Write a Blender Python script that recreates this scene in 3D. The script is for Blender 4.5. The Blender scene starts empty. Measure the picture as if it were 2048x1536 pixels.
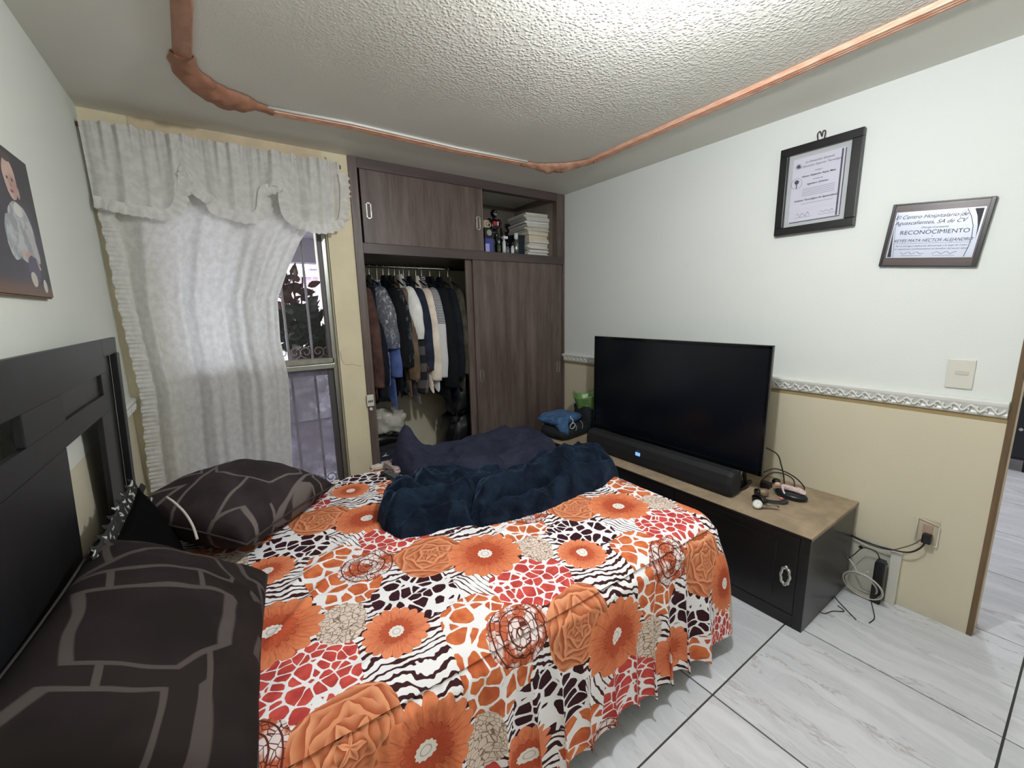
import bpy, bmesh, math, random
import numpy as np
from mathutils import Vector, Matrix, Euler, noise as mnoise
random.seed(7)
rs = np.random.RandomState(11)
PI = math.pi
SC = bpy.context.scene
COL = SC.collection

# ---------------------------------------------------------------- camera, world, lights, exposure
cam_d = bpy.data.cameras.new('camera')
cam = bpy.data.objects.new('camera', cam_d)
COL.objects.link(cam)
SC.camera = cam
cam_d.sensor_width = 36.0
cam_d.lens = 829.32 / 2048 * 36.0
cam_d.clip_start = 0.02
_r = Vector((0.82013775, -0.5717835, -0.02092154))
_u = Vector((0.11835055, 0.13375445, 0.9839222))
_f = Vector((0.55979213, 0.80942781, -0.17736797))
mw = Matrix(((_r.x, _u.x, -_f.x, -2.4302), (_r.y, _u.y, -_f.y, -2.707), (_r.z, _u.z, -_f.z, 1.3912), (0, 0, 0, 1)))
cam.matrix_world = mw

SC.view_settings.view_transform = 'Standard'
SC.view_settings.look = 'None'
SC.view_settings.gamma = 1.0
SC.view_settings.use_curve_mapping = False
SC.view_settings.exposure = 0.0

world = bpy.data.worlds.new('world')
SC.world = world
world.use_nodes = True
bg = world.node_tree.nodes['Background']
bg.inputs[0].default_value = (0.86, 0.92, 1.0, 1)
bg.inputs[1].default_value = 7.5

def point_light(name, loc, power, radius, color=(1, 1, 1)):
    d = bpy.data.lights.new(name, 'POINT')
    d.energy = power; d.shadow_soft_size = radius; d.color = color
    o = bpy.data.objects.new(name, d); o.location = loc; COL.objects.link(o)
    return o
# the ceiling bulb of the bedroom (just above the top of the frame) and the lamp of the hallway
point_light('bedroom_bulb_light', (-1.45, -2.10, 2.13), 52, 0.035, (0.97, 0.985, 1.0))
point_light('hallway_bulb_light', (2.0, -2.0, 2.1), 45, 0.05, (0.93, 0.93, 1.0))

# ---------------------------------------------------------------- helpers
WORLD = {}          # things whose children are modelled in room coordinates
def link(o, parent=None):
    COL.objects.link(o)
    if parent is not None:
        o.parent = parent
        if parent.name in WORLD:
            o.matrix_parent_inverse = Matrix.Translation(-Vector(WORLD[parent.name]))
    return o

def mesh_obj(name, verts, faces, mat=None, parent=None, smooth=False, uvs=None):
    me = bpy.data.meshes.new(name)
    me.from_pydata([tuple(map(float, v)) for v in verts], [], [tuple(map(int, f)) for f in faces])
    me.update()
    if uvs is not None:
        uvl = me.uv_layers.new(name='UVMap')
        idx = np.zeros(len(me.loops), dtype=np.int32)
        me.loops.foreach_get('vertex_index', idx)
        uvl.data.foreach_set('uv', np.asarray(uvs, dtype=np.float32)[idx].ravel())
    if mat is not None:
        me.materials.append(mat)
    if smooth:
        me.polygons.foreach_set('use_smooth', [True] * len(me.polygons))
    o = bpy.data.objects.new(name, me)
    return link(o, parent)

def bm_obj(name, bm, mat=None, parent=None, smooth=False):
    me = bpy.data.meshes.new(name)
    bmesh.ops.recalc_face_normals(bm, faces=bm.faces)
    bm.to_mesh(me); bm.free()
    if mat is not None:
        me.materials.append(mat)
    if smooth:
        me.polygons.foreach_set('use_smooth', [True] * len(me.polygons))
    o = bpy.data.objects.new(name, me)
    return link(o, parent)

def add_box(bm, lo, hi, bev=0.0, mtx=None):
    lo = Vector(lo); hi = Vector(hi)
    c = (lo + hi) / 2; s = hi - lo
    m = Matrix.Translation(c) @ Matrix.Diagonal((abs(s.x), abs(s.y), abs(s.z), 1))
    if mtx is not None:
        m = mtx @ m
    g = bmesh.ops.create_cube(bm, size=1.0, matrix=m)
    if bev > 0:
        es = list({e for v in g['verts'] for e in v.link_edges})
        bmesh.ops.bevel(bm, geom=es, offset=bev, segments=2, affect='EDGES', profile=0.6)

def box(name, lo, hi, mat, parent=None, bev=0.0, mtx=None):
    bm = bmesh.new(); add_box(bm, lo, hi, bev, mtx)
    return bm_obj(name, bm, mat, parent)

def boxes(name, lst, mat, parent=None, bev=0.0):
    bm = bmesh.new()
    for lo, hi in lst:
        add_box(bm, lo, hi, bev)
    return bm_obj(name, bm, mat, parent)

def cyl(name, p0, p1, r, mat, parent=None, seg=20, r2=None, smooth=True, bev=0.0):
    p0 = Vector(p0); p1 = Vector(p1); d = p1 - p0
    q = d.to_track_quat('Z', 'Y').to_matrix().to_4x4()
    bm = bmesh.new()
    bmesh.ops.create_cone(bm, cap_ends=True, segments=seg, radius1=r, radius2=r if r2 is None else r2, depth=d.length,
                          matrix=Matrix.Translation((p0 + p1) / 2) @ q)
    if bev > 0:
        es = [e for e in bm.edges if len(e.link_faces) == 2 and any(len(f.verts) > 4 for f in e.link_faces)]
        bmesh.ops.bevel(bm, geom=es, offset=bev, segments=2, affect='EDGES')
    o = bm_obj(name, bm, mat, parent, smooth=smooth)
    if smooth:
        for p in o.data.polygons:
            if len(p.vertices) > 4: p.use_smooth = False
    return o

def spline(pts, n=8, closed=False):
    P = [Vector(p) for p in pts]; out = []
    m = len(P)
    rng = range(m) if closed else range(m - 1)
    for i in rng:
        if closed:
            a, b, c, d = P[(i-1) % m], P[i], P[(i+1) % m], P[(i+2) % m]
        else:
            a, b, c, d = P[max(i-1, 0)], P[i], P[i+1], P[min(i+2, m-1)]
        for k in range(n):
            t = k / n
            out.append(0.5*((2*b) + (c-a)*t + (2*a-5*b+4*c-d)*t*t + (3*b-a-3*c+d)*t**3))
    if not closed: out.append(P[-1])
    return out

def tube_data(pts, r, seg=8, closed=False, rfn=None, flat=1.0):
    pts = [Vector(p) for p in pts]; n = len(pts); V = []; Fc = []
    T = []
    for i in range(n):
        a = pts[(i-1) % n] if (closed or i > 0) else pts[i]
        b = pts[(i+1) % n] if (closed or i < n-1) else pts[i]
        t = (b - a)
        T.append(t.normalized() if t.length > 1e-9 else Vector((0, 0, 1)))
    nrm = T[0].orthogonal().normalized()
    for i in range(n):
        nrm = (nrm - T[i] * nrm.dot(T[i]))
        nrm = nrm.normalized() if nrm.length > 1e-6 else T[i].orthogonal().normalized()
        bn = T[i].cross(nrm)
        rr = r if rfn is None else rfn(i / max(n-1, 1))
        for k in range(seg):
            a = 2*PI*k/seg
            V.append(pts[i] + nrm*math.cos(a)*rr + bn*math.sin(a)*rr*flat)
    for i in range(n if closed else n-1):
        j = (i+1) % n
        for k in range(seg):
            l = (k+1) % seg
            Fc.append((i*seg+k, i*seg+l, j*seg+l, j*seg+k))
    if not closed:
        Fc.append(tuple(range(seg-1, -1, -1))); Fc.append(tuple((n-1)*seg+k for k in range(seg)))
    return V, Fc

def tube(name, pts, r, mat, parent=None, seg=8, closed=False, rfn=None, flat=1.0):
    V, Fc = tube_data(pts, r, seg, closed, rfn, flat)
    return mesh_obj(name, V, Fc, mat, parent, smooth=True)

def grid_obj(name, nu, nv, fn, mat, parent=None, uvfn=None, thick=0.0, closed_u=False):
    """fn(U,V) -> X,Y,Z arrays over U,V in 0..1"""
    u = np.linspace(0, 1, nu + 1); v = np.linspace(0, 1, nv + 1)
    U, V = np.meshgrid(u, v, indexing='ij')
    X, Y, Z = fn(U, V)
    verts = np.stack([X, Y, Z], -1).reshape(-1, 3)
    I, J = np.meshgrid(np.arange(nu), np.arange(nv), indexing='ij')
    a = (I*(nv+1)+J).ravel(); b = ((I+1)*(nv+1)+J).ravel()
    faces = np.stack([a, b, b+1, a+1], -1)
    if uvfn is None: uv = np.stack([U.ravel(), V.ravel()], -1)
    else:
        uu, vv = uvfn(U, V); uv = np.stack([uu.ravel(), vv.ravel()], -1)
    o = mesh_obj(name, verts, faces, mat, parent, smooth=True, uvs=uv)
    if thick:
        m = o.modifiers.new('solidify', 'SOLIDIFY'); m.thickness = thick; m.offset = 0
    return o

def empty(name, loc=(0, 0, 0), rotz=0.0, parent=None):
    o = bpy.data.objects.new(name, None); o.empty_display_size = 0.1
    o.location = loc; o.rotation_euler = (0, 0, rotz)
    return link(o, parent)

def tag(o, label, cat, group=None, kind=None):
    o['label'] = label; o['category'] = cat
    if group: o['group'] = group
    if kind: o['kind'] = kind
    return o

def thing(name, label, cat, loc=(0, 0, 0), group=None, local=False, rotz=0.0):
    e = empty(name, loc, rotz)
    if not local: WORLD[e.name] = tuple(loc)
    return tag(e, label, cat, group)

def structure(o, label):
    o['kind'] = 'structure'; o['label'] = label
    return o

def sstep(a, b, x):
    t = np.clip((x - a) / (b - a), 0, 1)
    return t*t*(3-2*t)

def wob(x, y, seed=0, f=1.0):
    r = np.random.RandomState(seed); s = 0
    for k in range(7):
        a = r.uniform(0, 2*PI); w = f*(0.6 + 0.45*k); p = r.uniform(0, 2*PI)
        s = s + np.sin(w*(x*math.cos(a) + y*math.sin(a)) + p + 1.3*np.sin(w*0.7*(x*math.sin(a)-y*math.cos(a)) + p*2)) / (1+0.35*k)
    return s / 3.2

def polydist(X, Y, pts):
    d = np.full(X.shape, 1e9)
    for (x0, y0), (x1, y1) in zip(pts[:-1], pts[1:]):
        dx, dy = x1-x0, y1-y0; L = dx*dx+dy*dy
        t = np.clip(((X-x0)*dx+(Y-y0)*dy)/L, 0, 1)
        d = np.minimum(d, np.hypot(X-x0-t*dx, Y-y0-t*dy))
    return d

def inside(X, Y, poly):
    ins = np.zeros(X.shape, bool); n = len(poly)
    for i in range(n):
        x0, y0 = poly[i]; x1, y1 = poly[(i+1) % n]
        c = ((y0 > Y) != (y1 > Y)) & (X < (x1-x0)*(Y-y0)/((y1-y0) if abs(y1-y0) > 1e-12 else 1e-12) + x0)
        ins ^= c
    return ins

# ---------------------------------------------------------------- node expressions
class NX:
    def __init__(s, nt): s.nt = nt
    def node(s, t, **kw):
        n = s.nt.nodes.new(t)
        for k, v in kw.items(): setattr(n, k, v)
        return n
    def put(s, sock, val):
        if isinstance(val, V_): s.nt.links.new(val.o, sock)
        elif isinstance(val, bpy.types.NodeSocket): s.nt.links.new(val, sock)
        elif isinstance(val, (tuple, list)):
            val = tuple(val)
            if len(val) == 3 and sock.type == 'RGBA': val = val + (1,)
            sock.default_value = val
        else: sock.default_value = val
    def math(s, op, a, b=None, c=None):
        n = s.node('ShaderNodeMath', operation=op)
        s.put(n.inputs[0], a)
        if b is not None: s.put(n.inputs[1], b)
        if c is not None: s.put(n.inputs[2], c)
        return V_(s, n.outputs[0])
    def uv(s):
        n = s.node('ShaderNodeUVMap'); return s.sep(n.outputs[0])
    def obj(s, raw=False):
        n = s.node('ShaderNodeTexCoord')
        return n.outputs['Object'] if raw else s.sep(n.outputs['Object'])
    def sep(s, vec):
        n = s.node('ShaderNodeSeparateXYZ'); s.put(n.inputs[0], vec)
        return V_(s, n.outputs[0]), V_(s, n.outputs[1]), V_(s, n.outputs[2])
    def comb(s, x, y, z=0.0):
        n = s.node('ShaderNodeCombineXYZ')
        s.put(n.inputs[0], x); s.put(n.inputs[1], y); s.put(n.inputs[2], z)
        return n.outputs[0]
    def noise(s, vec, scale, detail=2.0, rough=0.5, dist=0.0):
        n = s.node('ShaderNodeTexNoise'); s.put(n.inputs['Vector'], vec)
        n.inputs['Scale'].default_value = scale; n.inputs['Detail'].default_value = detail
        n.inputs['Roughness'].default_value = rough; n.inputs['Distortion'].default_value = dist
        return V_(s, n.outputs['Fac'])
    def vor(s, vec, scale, feature='F1', rand=1.0, out='Distance'):
        n = s.node('ShaderNodeTexVoronoi', feature=feature); s.put(n.inputs['Vector'], vec)
        n.inputs['Scale'].default_value = scale; n.inputs['Randomness'].default_value = rand
        o = n.outputs[out]
        return V_(s, o)
    def smooth(s, x, a, b, lo=0.0, hi=1.0):
        n = s.node('ShaderNodeMapRange', interpolation_type='SMOOTHSTEP')
        s.put(n.inputs['Value'], x)
        n.inputs['From Min'].default_value = a; n.inputs['From Max'].default_value = b
        n.inputs['To Min'].default_value = lo; n.inputs['To Max'].default_value = hi
        return V_(s, n.outputs[0])
    def mix(s, f, a, b):
        n = s.node('ShaderNodeMix', data_type='RGBA')
        s.put(n.inputs[0], f); s.put(n.inputs[6], a); s.put(n.inputs[7], b)
        return n.outputs[2]

class V_:
    def __init__(s, nx, o): s.nx = nx; s.o = o
    def __add__(s, b): return s.nx.math('ADD', s, b)
    __radd__ = __add__
    def __sub__(s, b): return s.nx.math('SUBTRACT', s, b)
    def __rsub__(s, b): return s.nx.math('SUBTRACT', b, s)
    def __mul__(s, b): return s.nx.math('MULTIPLY', s, b)
    __rmul__ = __mul__
    def __truediv__(s, b): return s.nx.math('DIVIDE', s, b)
    def __lt__(s, b): return s.nx.math('LESS_THAN', s, b)
    def __gt__(s, b): return s.nx.math('GREATER_THAN', s, b)
    def f(s, op, b=None): return s.nx.math(op, s, b)

def lin(c):
    """sRGB 0-255 to linear"""
    return tuple(((x/255)/12.92 if x/255 <= 0.04045 else ((x/255+0.055)/1.055)**2.4) for x in c)

def new_mat(name):
    m = bpy.data.materials.new(name); m.use_nodes = True
    nt = m.node_tree; b = nt.nodes['Principled BSDF']
    return m, NX(nt), b

def mat(name, rgb, rough=0.6, metal=0.0, var=0.0, vscale=6.0, bump=0.0, bscale=80.0, spec=None, sheen=0.0, stretch=None, coat=0.0):
    m, nx, b = new_mat(name)
    base = lin(rgb)
    b.inputs['Roughness'].default_value = rough; b.inputs['Metallic'].default_value = metal
    if spec is not None: b.inputs['Specular IOR Level'].default_value = spec
    if sheen: b.inputs['Sheen Weight'].default_value = sheen; b.inputs['Sheen Roughness'].default_value = 0.4
    if coat: b.inputs['Coat Weight'].default_value = coat
    vec = nx.obj(raw=True)
    if stretch:
        x, y, z = nx.sep(vec); vec = nx.comb(x*stretch[0], y*stretch[1], z*stretch[2])
    if var:
        n = nx.noise(vec, vscale, 4.0, 0.6)
        lo = tuple(max(c*(1-var), 0) for c in base); hi = tuple(min(c*(1+var), 1) for c in base)
        nx.put(b.inputs['Base Color'], nx.mix(nx.smooth(n, 0.3, 0.7), lo, hi))
    else:
        n = nx.noise(vec, vscale, 2.0)
        nx.put(b.inputs['Base Color'], nx.mix(n, tuple(c*0.96 for c in base), tuple(min(c*1.04, 1) for c in base)))
    if bump:
        h = nx.noise(vec, bscale, 3.0, 0.6)
        bp = nx.node('ShaderNodeBump'); bp.inputs['Strength'].default_value = bump; bp.inputs['Distance'].default_value = 0.004
        nx.put(bp.inputs['Height'], h); nx.nt.links.new(bp.outputs[0], b.inputs['Normal'])
    return m

def bumpit(nx, b, h, strength, dist=0.004):
    bp = nx.node('ShaderNodeBump'); bp.inputs['Strength'].default_value = strength; bp.inputs['Distance'].default_value = dist
    nx.put(bp.inputs['Height'], h); nx.nt.links.new(bp.outputs[0], b.inputs['Normal'])

def font_mesh(name, curve, m, parent):
    tmp = bpy.data.objects.new('tmp_text', curve); COL.objects.link(tmp)
    me = bpy.data.meshes.new_from_object(tmp)
    bpy.data.objects.remove(tmp); bpy.data.curves.remove(curve)
    me.name = name; me.materials.clear(); me.materials.append(m)
    o = bpy.data.objects.new(name, me)
    return link(o, parent)
# ---------------------------------------------------------------- materials
L_ = 2.8344; H_ = 2.3; END = -2.5356; RAIL0, RAIL1 = 0.938, 1.007
WHITE_W = (226, 231, 228); CREAM = (214, 206, 182)

def two_tone(name, upper, lower, zsplit, patch=False):
    m, nx, b = new_mat(name)
    x, y, z = nx.obj()
    vec = nx.obj(raw=True)
    up = nx.mix(nx.noise(vec, 2.5, 3.0), tuple(c*0.95 for c in lin(upper)), lin(upper))
    lo = nx.mix(nx.noise(vec, 3.0, 4.0), tuple(c*0.92 for c in lin(lower)), lin(lower))
    if patch:   # bare plaster left around the cable hole, and scuffs near the floor
        edge = nx.noise(vec, 30.0, 3.0)*0.02
        inb = ((y + edge) > -2.275)*((y + edge) < -2.02)*((z + edge) < 0.275)
        lo = nx.mix(inb, lo, lin((196, 194, 184)))
        low = nx.smooth(z + nx.noise(vec, 9.0, 4.0)*0.16, 0.20, 0.05)
        lo = nx.mix(low*0.55, lo, lin((186, 182, 166)))
        rail_shadow = (z > 0.918)*(y < 10.0)  # shadow below the dado rail, laid into the wall colour
        lo = nx.mix(rail_shadow, lo, lin((160, 140, 100)))
    c = nx.mix(z > zsplit, lo, up)
    nx.put(b.inputs['Base Color'], c)
    b.inputs['Roughness'].default_value = 0.75
    bumpit(nx, b, nx.noise(vec, 120.0, 3.0, 0.6), 0.22, 0.003)
    return m
M_rwall = two_tone('painted_wall_right', WHITE_W, CREAM, 0.97, patch=True)
M_lwall = two_tone('painted_wall_left', (222, 226, 218), CREAM, 0.96)
M_cream = mat('cream_wall_paint', (226, 215, 184), 0.75, var=0.05, vscale=4, bump=0.35, bscale=60)
M_closetwall = mat('closet_cream_paint', (214, 208, 182), 0.8, var=0.05, vscale=4, bump=0.2)
M_header = mat('peach_stained_paint', (214, 196, 166), 0.75, var=0.10, vscale=7, bump=0.25)
M_rail = mat('white_glossy_moulding', (222, 224, 220), 0.35, bump=0.15, bscale=90)
M_white = mat('white_plastic', (215, 214, 204), 0.4)

def ceiling_mat():
    m, nx, b = new_mat('popcorn_ceiling_paint')
    x, y, z = nx.obj(); vec = nx.obj(raw=True)
    d = (nx.noise(vec, 1.3, 3.0) - 0.5)
    ins = nx.smooth(x, -2.5, -0.9)*nx.smooth(y, -0.75, -1.25)*nx.smooth(x, -0.46, -0.52)
    ins2 = (x > -2.38)*(x < -0.46)*(y < -0.45)
    col = nx.mix(nx.smooth(d, -0.2, 0.2), lin((212, 211, 202)), lin((222, 221, 213)))
    nx.put(b.inputs['Base Color'], col)
    b.inputs['Roughness'].default_value = 0.55
    h = nx.smooth(nx.vor(nx.comb(x + nx.noise(vec, 50, 2)*0.015, y + nx.noise(vec, 45, 2)*0.015, 0.0), 84.0), 0.05, 0.75, 1.0, 0.0)
    h2 = nx.noise(vec, 130.0, 3.0, 0.6)
    hh = h*(ins*0.8 + ins2*0.10) + h2*(0.10 + ins2*0.3)
    bumpit(nx, b, hh, 0.5, 0.006)
    return m
M_ceil = ceiling_mat()

def wood(name, c1, c2, rough, axis=2, scale=1.0, coat=0.0, bump=0.08):
    m, nx, b = new_mat(name)
    x, y, z = nx.obj()
    s = [16.0, 16.0, 16.0]; s[axis] = 1.4
    v = nx.comb(x*s[0]*scale, y*s[1]*scale, z*s[2]*scale)
    n = nx.noise(v, 1.0, 5.0, 0.6); n2 = nx.noise(v, 5.0, 3.0, 0.6)
    f = nx.smooth(n*0.7 + n2*0.3, 0.30, 0.72)
    nx.put(b.inputs['Base Color'], nx.mix(f, lin(c1), lin(c2)))
    b.inputs['Roughness'].default_value = rough
    if coat: b.inputs['Coat Weight'].default_value = coat
    bumpit(nx, b, n2, bump, 0.002)
    return m
M_closet = wood('closet_brown_laminate', (74, 60, 55), (114, 100, 95), 0.42)
M_closet_h = wood('closet_brown_rail', (68, 58, 56), (86, 74, 72), 0.45, axis=0)
M_closet_in = mat('closet_inner_board', (120, 110, 100), 0.7, var=0.1)
M_dark = mat('near_black_gap', (18, 16, 16), 0.8)
M_stand = wood('black_stained_wood', (16, 15, 17), (27, 25, 28), 0.32, axis=1)
M_standtop = mat('raw_dusty_board_top', (156, 138, 114), 0.8, var=0.18, vscale=9, bump=0.2)
M_hb = wood('headboard_black_lacquer', (17, 18, 21), (25, 26, 30), 0.42, axis=2)
M_hb2 = mat('headboard_inset_brown', (34, 31, 32), 0.4)
M_bedwood = wood('bed_base_wood', (96, 70, 46), (130, 98, 66), 0.6, axis=0)
M_jamb = wood('door_jamb_stain', (88, 70, 48), (122, 98, 70), 0.6, axis=2)
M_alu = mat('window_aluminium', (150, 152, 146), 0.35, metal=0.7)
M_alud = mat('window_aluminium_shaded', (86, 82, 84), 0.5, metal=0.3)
M_bar = mat('painted_iron_bar', (150, 145, 148), 0.5)
M_silver = mat('bright_chrome', (205, 205, 205), 0.2, metal=1.0)
M_antique = mat('antiqued_silver_pull', (190, 190, 186), 0.3, metal=0.85, var=0.25, vscale=60)
M_black = mat('black_plastic', (14, 15, 17), 0.35)
M_blackm = mat('matte_black_fabric_grille', (22, 23, 28), 0.7, bump=0.3, bscale=400)
M_cable = mat('black_cable', (30, 26, 24), 0.5)
M_wcable = mat('white_cable', (200, 198, 188), 0.5)
M_mould = None

def mould_mat(name, c1, c2):
    m, nx, b = new_mat(name)
    x, y, z = nx.obj()
    n = nx.noise(nx.comb(x*3.0, y*3.0, z*40.0), 6.0, 4.0)
    nx.put(b.inputs['Base Color'], nx.mix(nx.smooth(n, 0.35, 0.65), lin(c1), lin(c2)))
    b.inputs['Roughness'].default_value = 0.5
    return m
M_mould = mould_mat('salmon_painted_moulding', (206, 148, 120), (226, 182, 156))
M_mould2 = mould_mat('brown_moulding', (150, 106, 82), (170, 124, 98))  # darker brown tone for the left strip
M_blob = mat('brown_plaster_lumps', (186, 140, 116), 0.7, var=0.2, vscale=14, bump=0.6, bscale=40)
M_blob2 = mat('brown_plaster_lumps_dark', (154, 108, 84), 0.7, var=0.12, vscale=14, bump=0.4, bscale=40)

def tile_mat():
    m, nx, b = new_mat('veined_grey_tile')
    g = nx.node('ShaderNodeNewGeometry'); x, y, z = nx.sep(g.outputs['Position'])
    oi = nx.node('ShaderNodeObjectInfo')
    off = V_(nx, oi.outputs['Random'])*7.0
    d = nx.noise(nx.comb(x*2.0, y*0.8, off), 2.2, 5.0, 0.6)*0.22
    v1 = nx.noise(nx.comb((x + d)*9.0, (y)*1.1, off), 1.0, 6.0, 0.65)
    v2 = nx.noise(nx.comb((x + d*1.3)*26.0, y*1.8, off + 3.0), 1.0, 4.0, 0.6)
    line = nx.smooth((v1 - 0.5).f('ABSOLUTE'), 0.0, 0.02, 1.0, 0.0)
    base = nx.mix(nx.smooth(v1*0.6 + v2*0.4, 0.33, 0.68), lin((196, 199, 205)), lin((222, 224, 230)))
    col = nx.mix(line*nx.smooth(v2, 0.4, 0.6)*0.55, base, lin((150, 142, 140)))
    nx.put(b.inputs['Base Color'], col)
    b.inputs['Roughness'].default_value = 0.28
    b.inputs['Specular IOR Level'].default_value = 0.4
    return m
M_tile = tile_mat()
M_grout = mat('dark_grout', (62, 62, 60), 0.9)

def glass_mat(name, tint=(1, 1, 1), refl=0.08):
    m = bpy.data.materials.new(name); m.use_nodes = True; nt = m.node_tree
    nt.nodes.remove(nt.nodes['Principled BSDF']); nx = NX(nt)
    t = nx.node('ShaderNodeBsdfTransparent'); t.inputs[0].default_value = tint + (1,)
    g = nx.node('ShaderNodeBsdfGlossy'); g.inputs['Roughness'].default_value = 0.02
    fr = nx.node('ShaderNodeLayerWeight'); fr.inputs[0].default_value = 0.25
    mx = nx.node('ShaderNodeMixShader')
    nx.put(mx.inputs[0], V_(nx, fr.outputs['Fresnel'])*0.9)
    nt.links.new(t.outputs[0], mx.inputs[1]); nt.links.new(g.outputs[0], mx.inputs[2])
    nt.links.new(mx.outputs[0], nt.nodes['Material Output'].inputs[0])
    return m
M_glass = glass_mat('clear_window_glass', (0.93, 0.93, 0.95))

def dirty_glass():
    m = bpy.data.materials.new('grimy_obscured_glass'); m.use_nodes = True; nt = m.node_tree
    nt.nodes.remove(nt.nodes['Principled BSDF']); nx = NX(nt)
    vec = nx.obj(raw=True)
    n = nx.noise(vec, 6.0, 6.0, 0.65); n2 = nx.noise(vec, 16.0, 4.0, 0.6)
    t = nx.node('ShaderNodeBsdfTransparent'); t.inputs[0].default_value = (0.55, 0.54, 0.57, 1)
    tr = nx.node('ShaderNodeBsdfTranslucent'); nx.put(tr.inputs[0], nx.mix(n, lin((84, 80, 86)), lin((160, 154, 162))))
    df = nx.node('ShaderNodeBsdfDiffuse'); nx.put(df.inputs[0], nx.mix(n2, lin((110, 104, 112)), lin((160, 152, 165))))
    m1 = nx.node('ShaderNodeMixShader'); m1.inputs[0].default_value = 0.55
    nt.links.new(tr.outputs[0], m1.inputs[1]); nt.links.new(df.outputs[0], m1.inputs[2])
    m2 = nx.node('ShaderNodeMixShader'); nx.put(m2.inputs[0], nx.smooth(n*0.6 + n2*0.4, 0.3, 0.62, 0.25, 0.75))
    nt.links.new(t.outputs[0], m2.inputs[1]); nt.links.new(m1.outputs[0], m2.inputs[2])
    nt.links.new(m2.outputs[0], nt.nodes['Material Output'].inputs[0])
    return m
M_dirty = dirty_glass()

def curtain_mat():
    m = bpy.data.materials.new('white_curtain_cloth'); m.use_nodes = True; nt = m.node_tree
    nt.nodes.remove(nt.nodes['Principled BSDF']); nx = NX(nt)
    u, v, w = nx.uv()
    n = nx.noise(nx.comb(u*1.0, v*1.0, 0.0), 26.0, 5.0, 0.65)
    br = nx.vor(nx.comb(u, v, 0.0), 38.0)
    col = nx.mix(nx.smooth(n, 0.35, 0.65), lin((228, 228, 224)), lin((242, 242, 240)))
    df = nx.node('ShaderNodeBsdfDiffuse'); nx.put(df.inputs[0], col)
    tr = nx.node('ShaderNodeBsdfTranslucent'); nx.put(tr.inputs[0], col)
    bp = nx.node('ShaderNodeBump'); bp.inputs['Strength'].default_value = 0.35; bp.inputs['Distance'].default_value = 0.003
    nx.put(bp.inputs['Height'], nx.smooth(br, 0.1, 0.6)*0.4 + n)
    nt.links.new(bp.outputs[0], df.inputs['Normal'])
    m1 = nx.node('ShaderNodeMixShader'); m1.inputs[0].default_value = 0.42
    nt.links.new(df.outputs[0], m1.inputs[1]); nt.links.new(tr.outputs[0], m1.inputs[2])
    nt.links.new(m1.outputs[0], nt.nodes['Material Output'].inputs[0])
    return m
M_curtain = curtain_mat()

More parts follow.
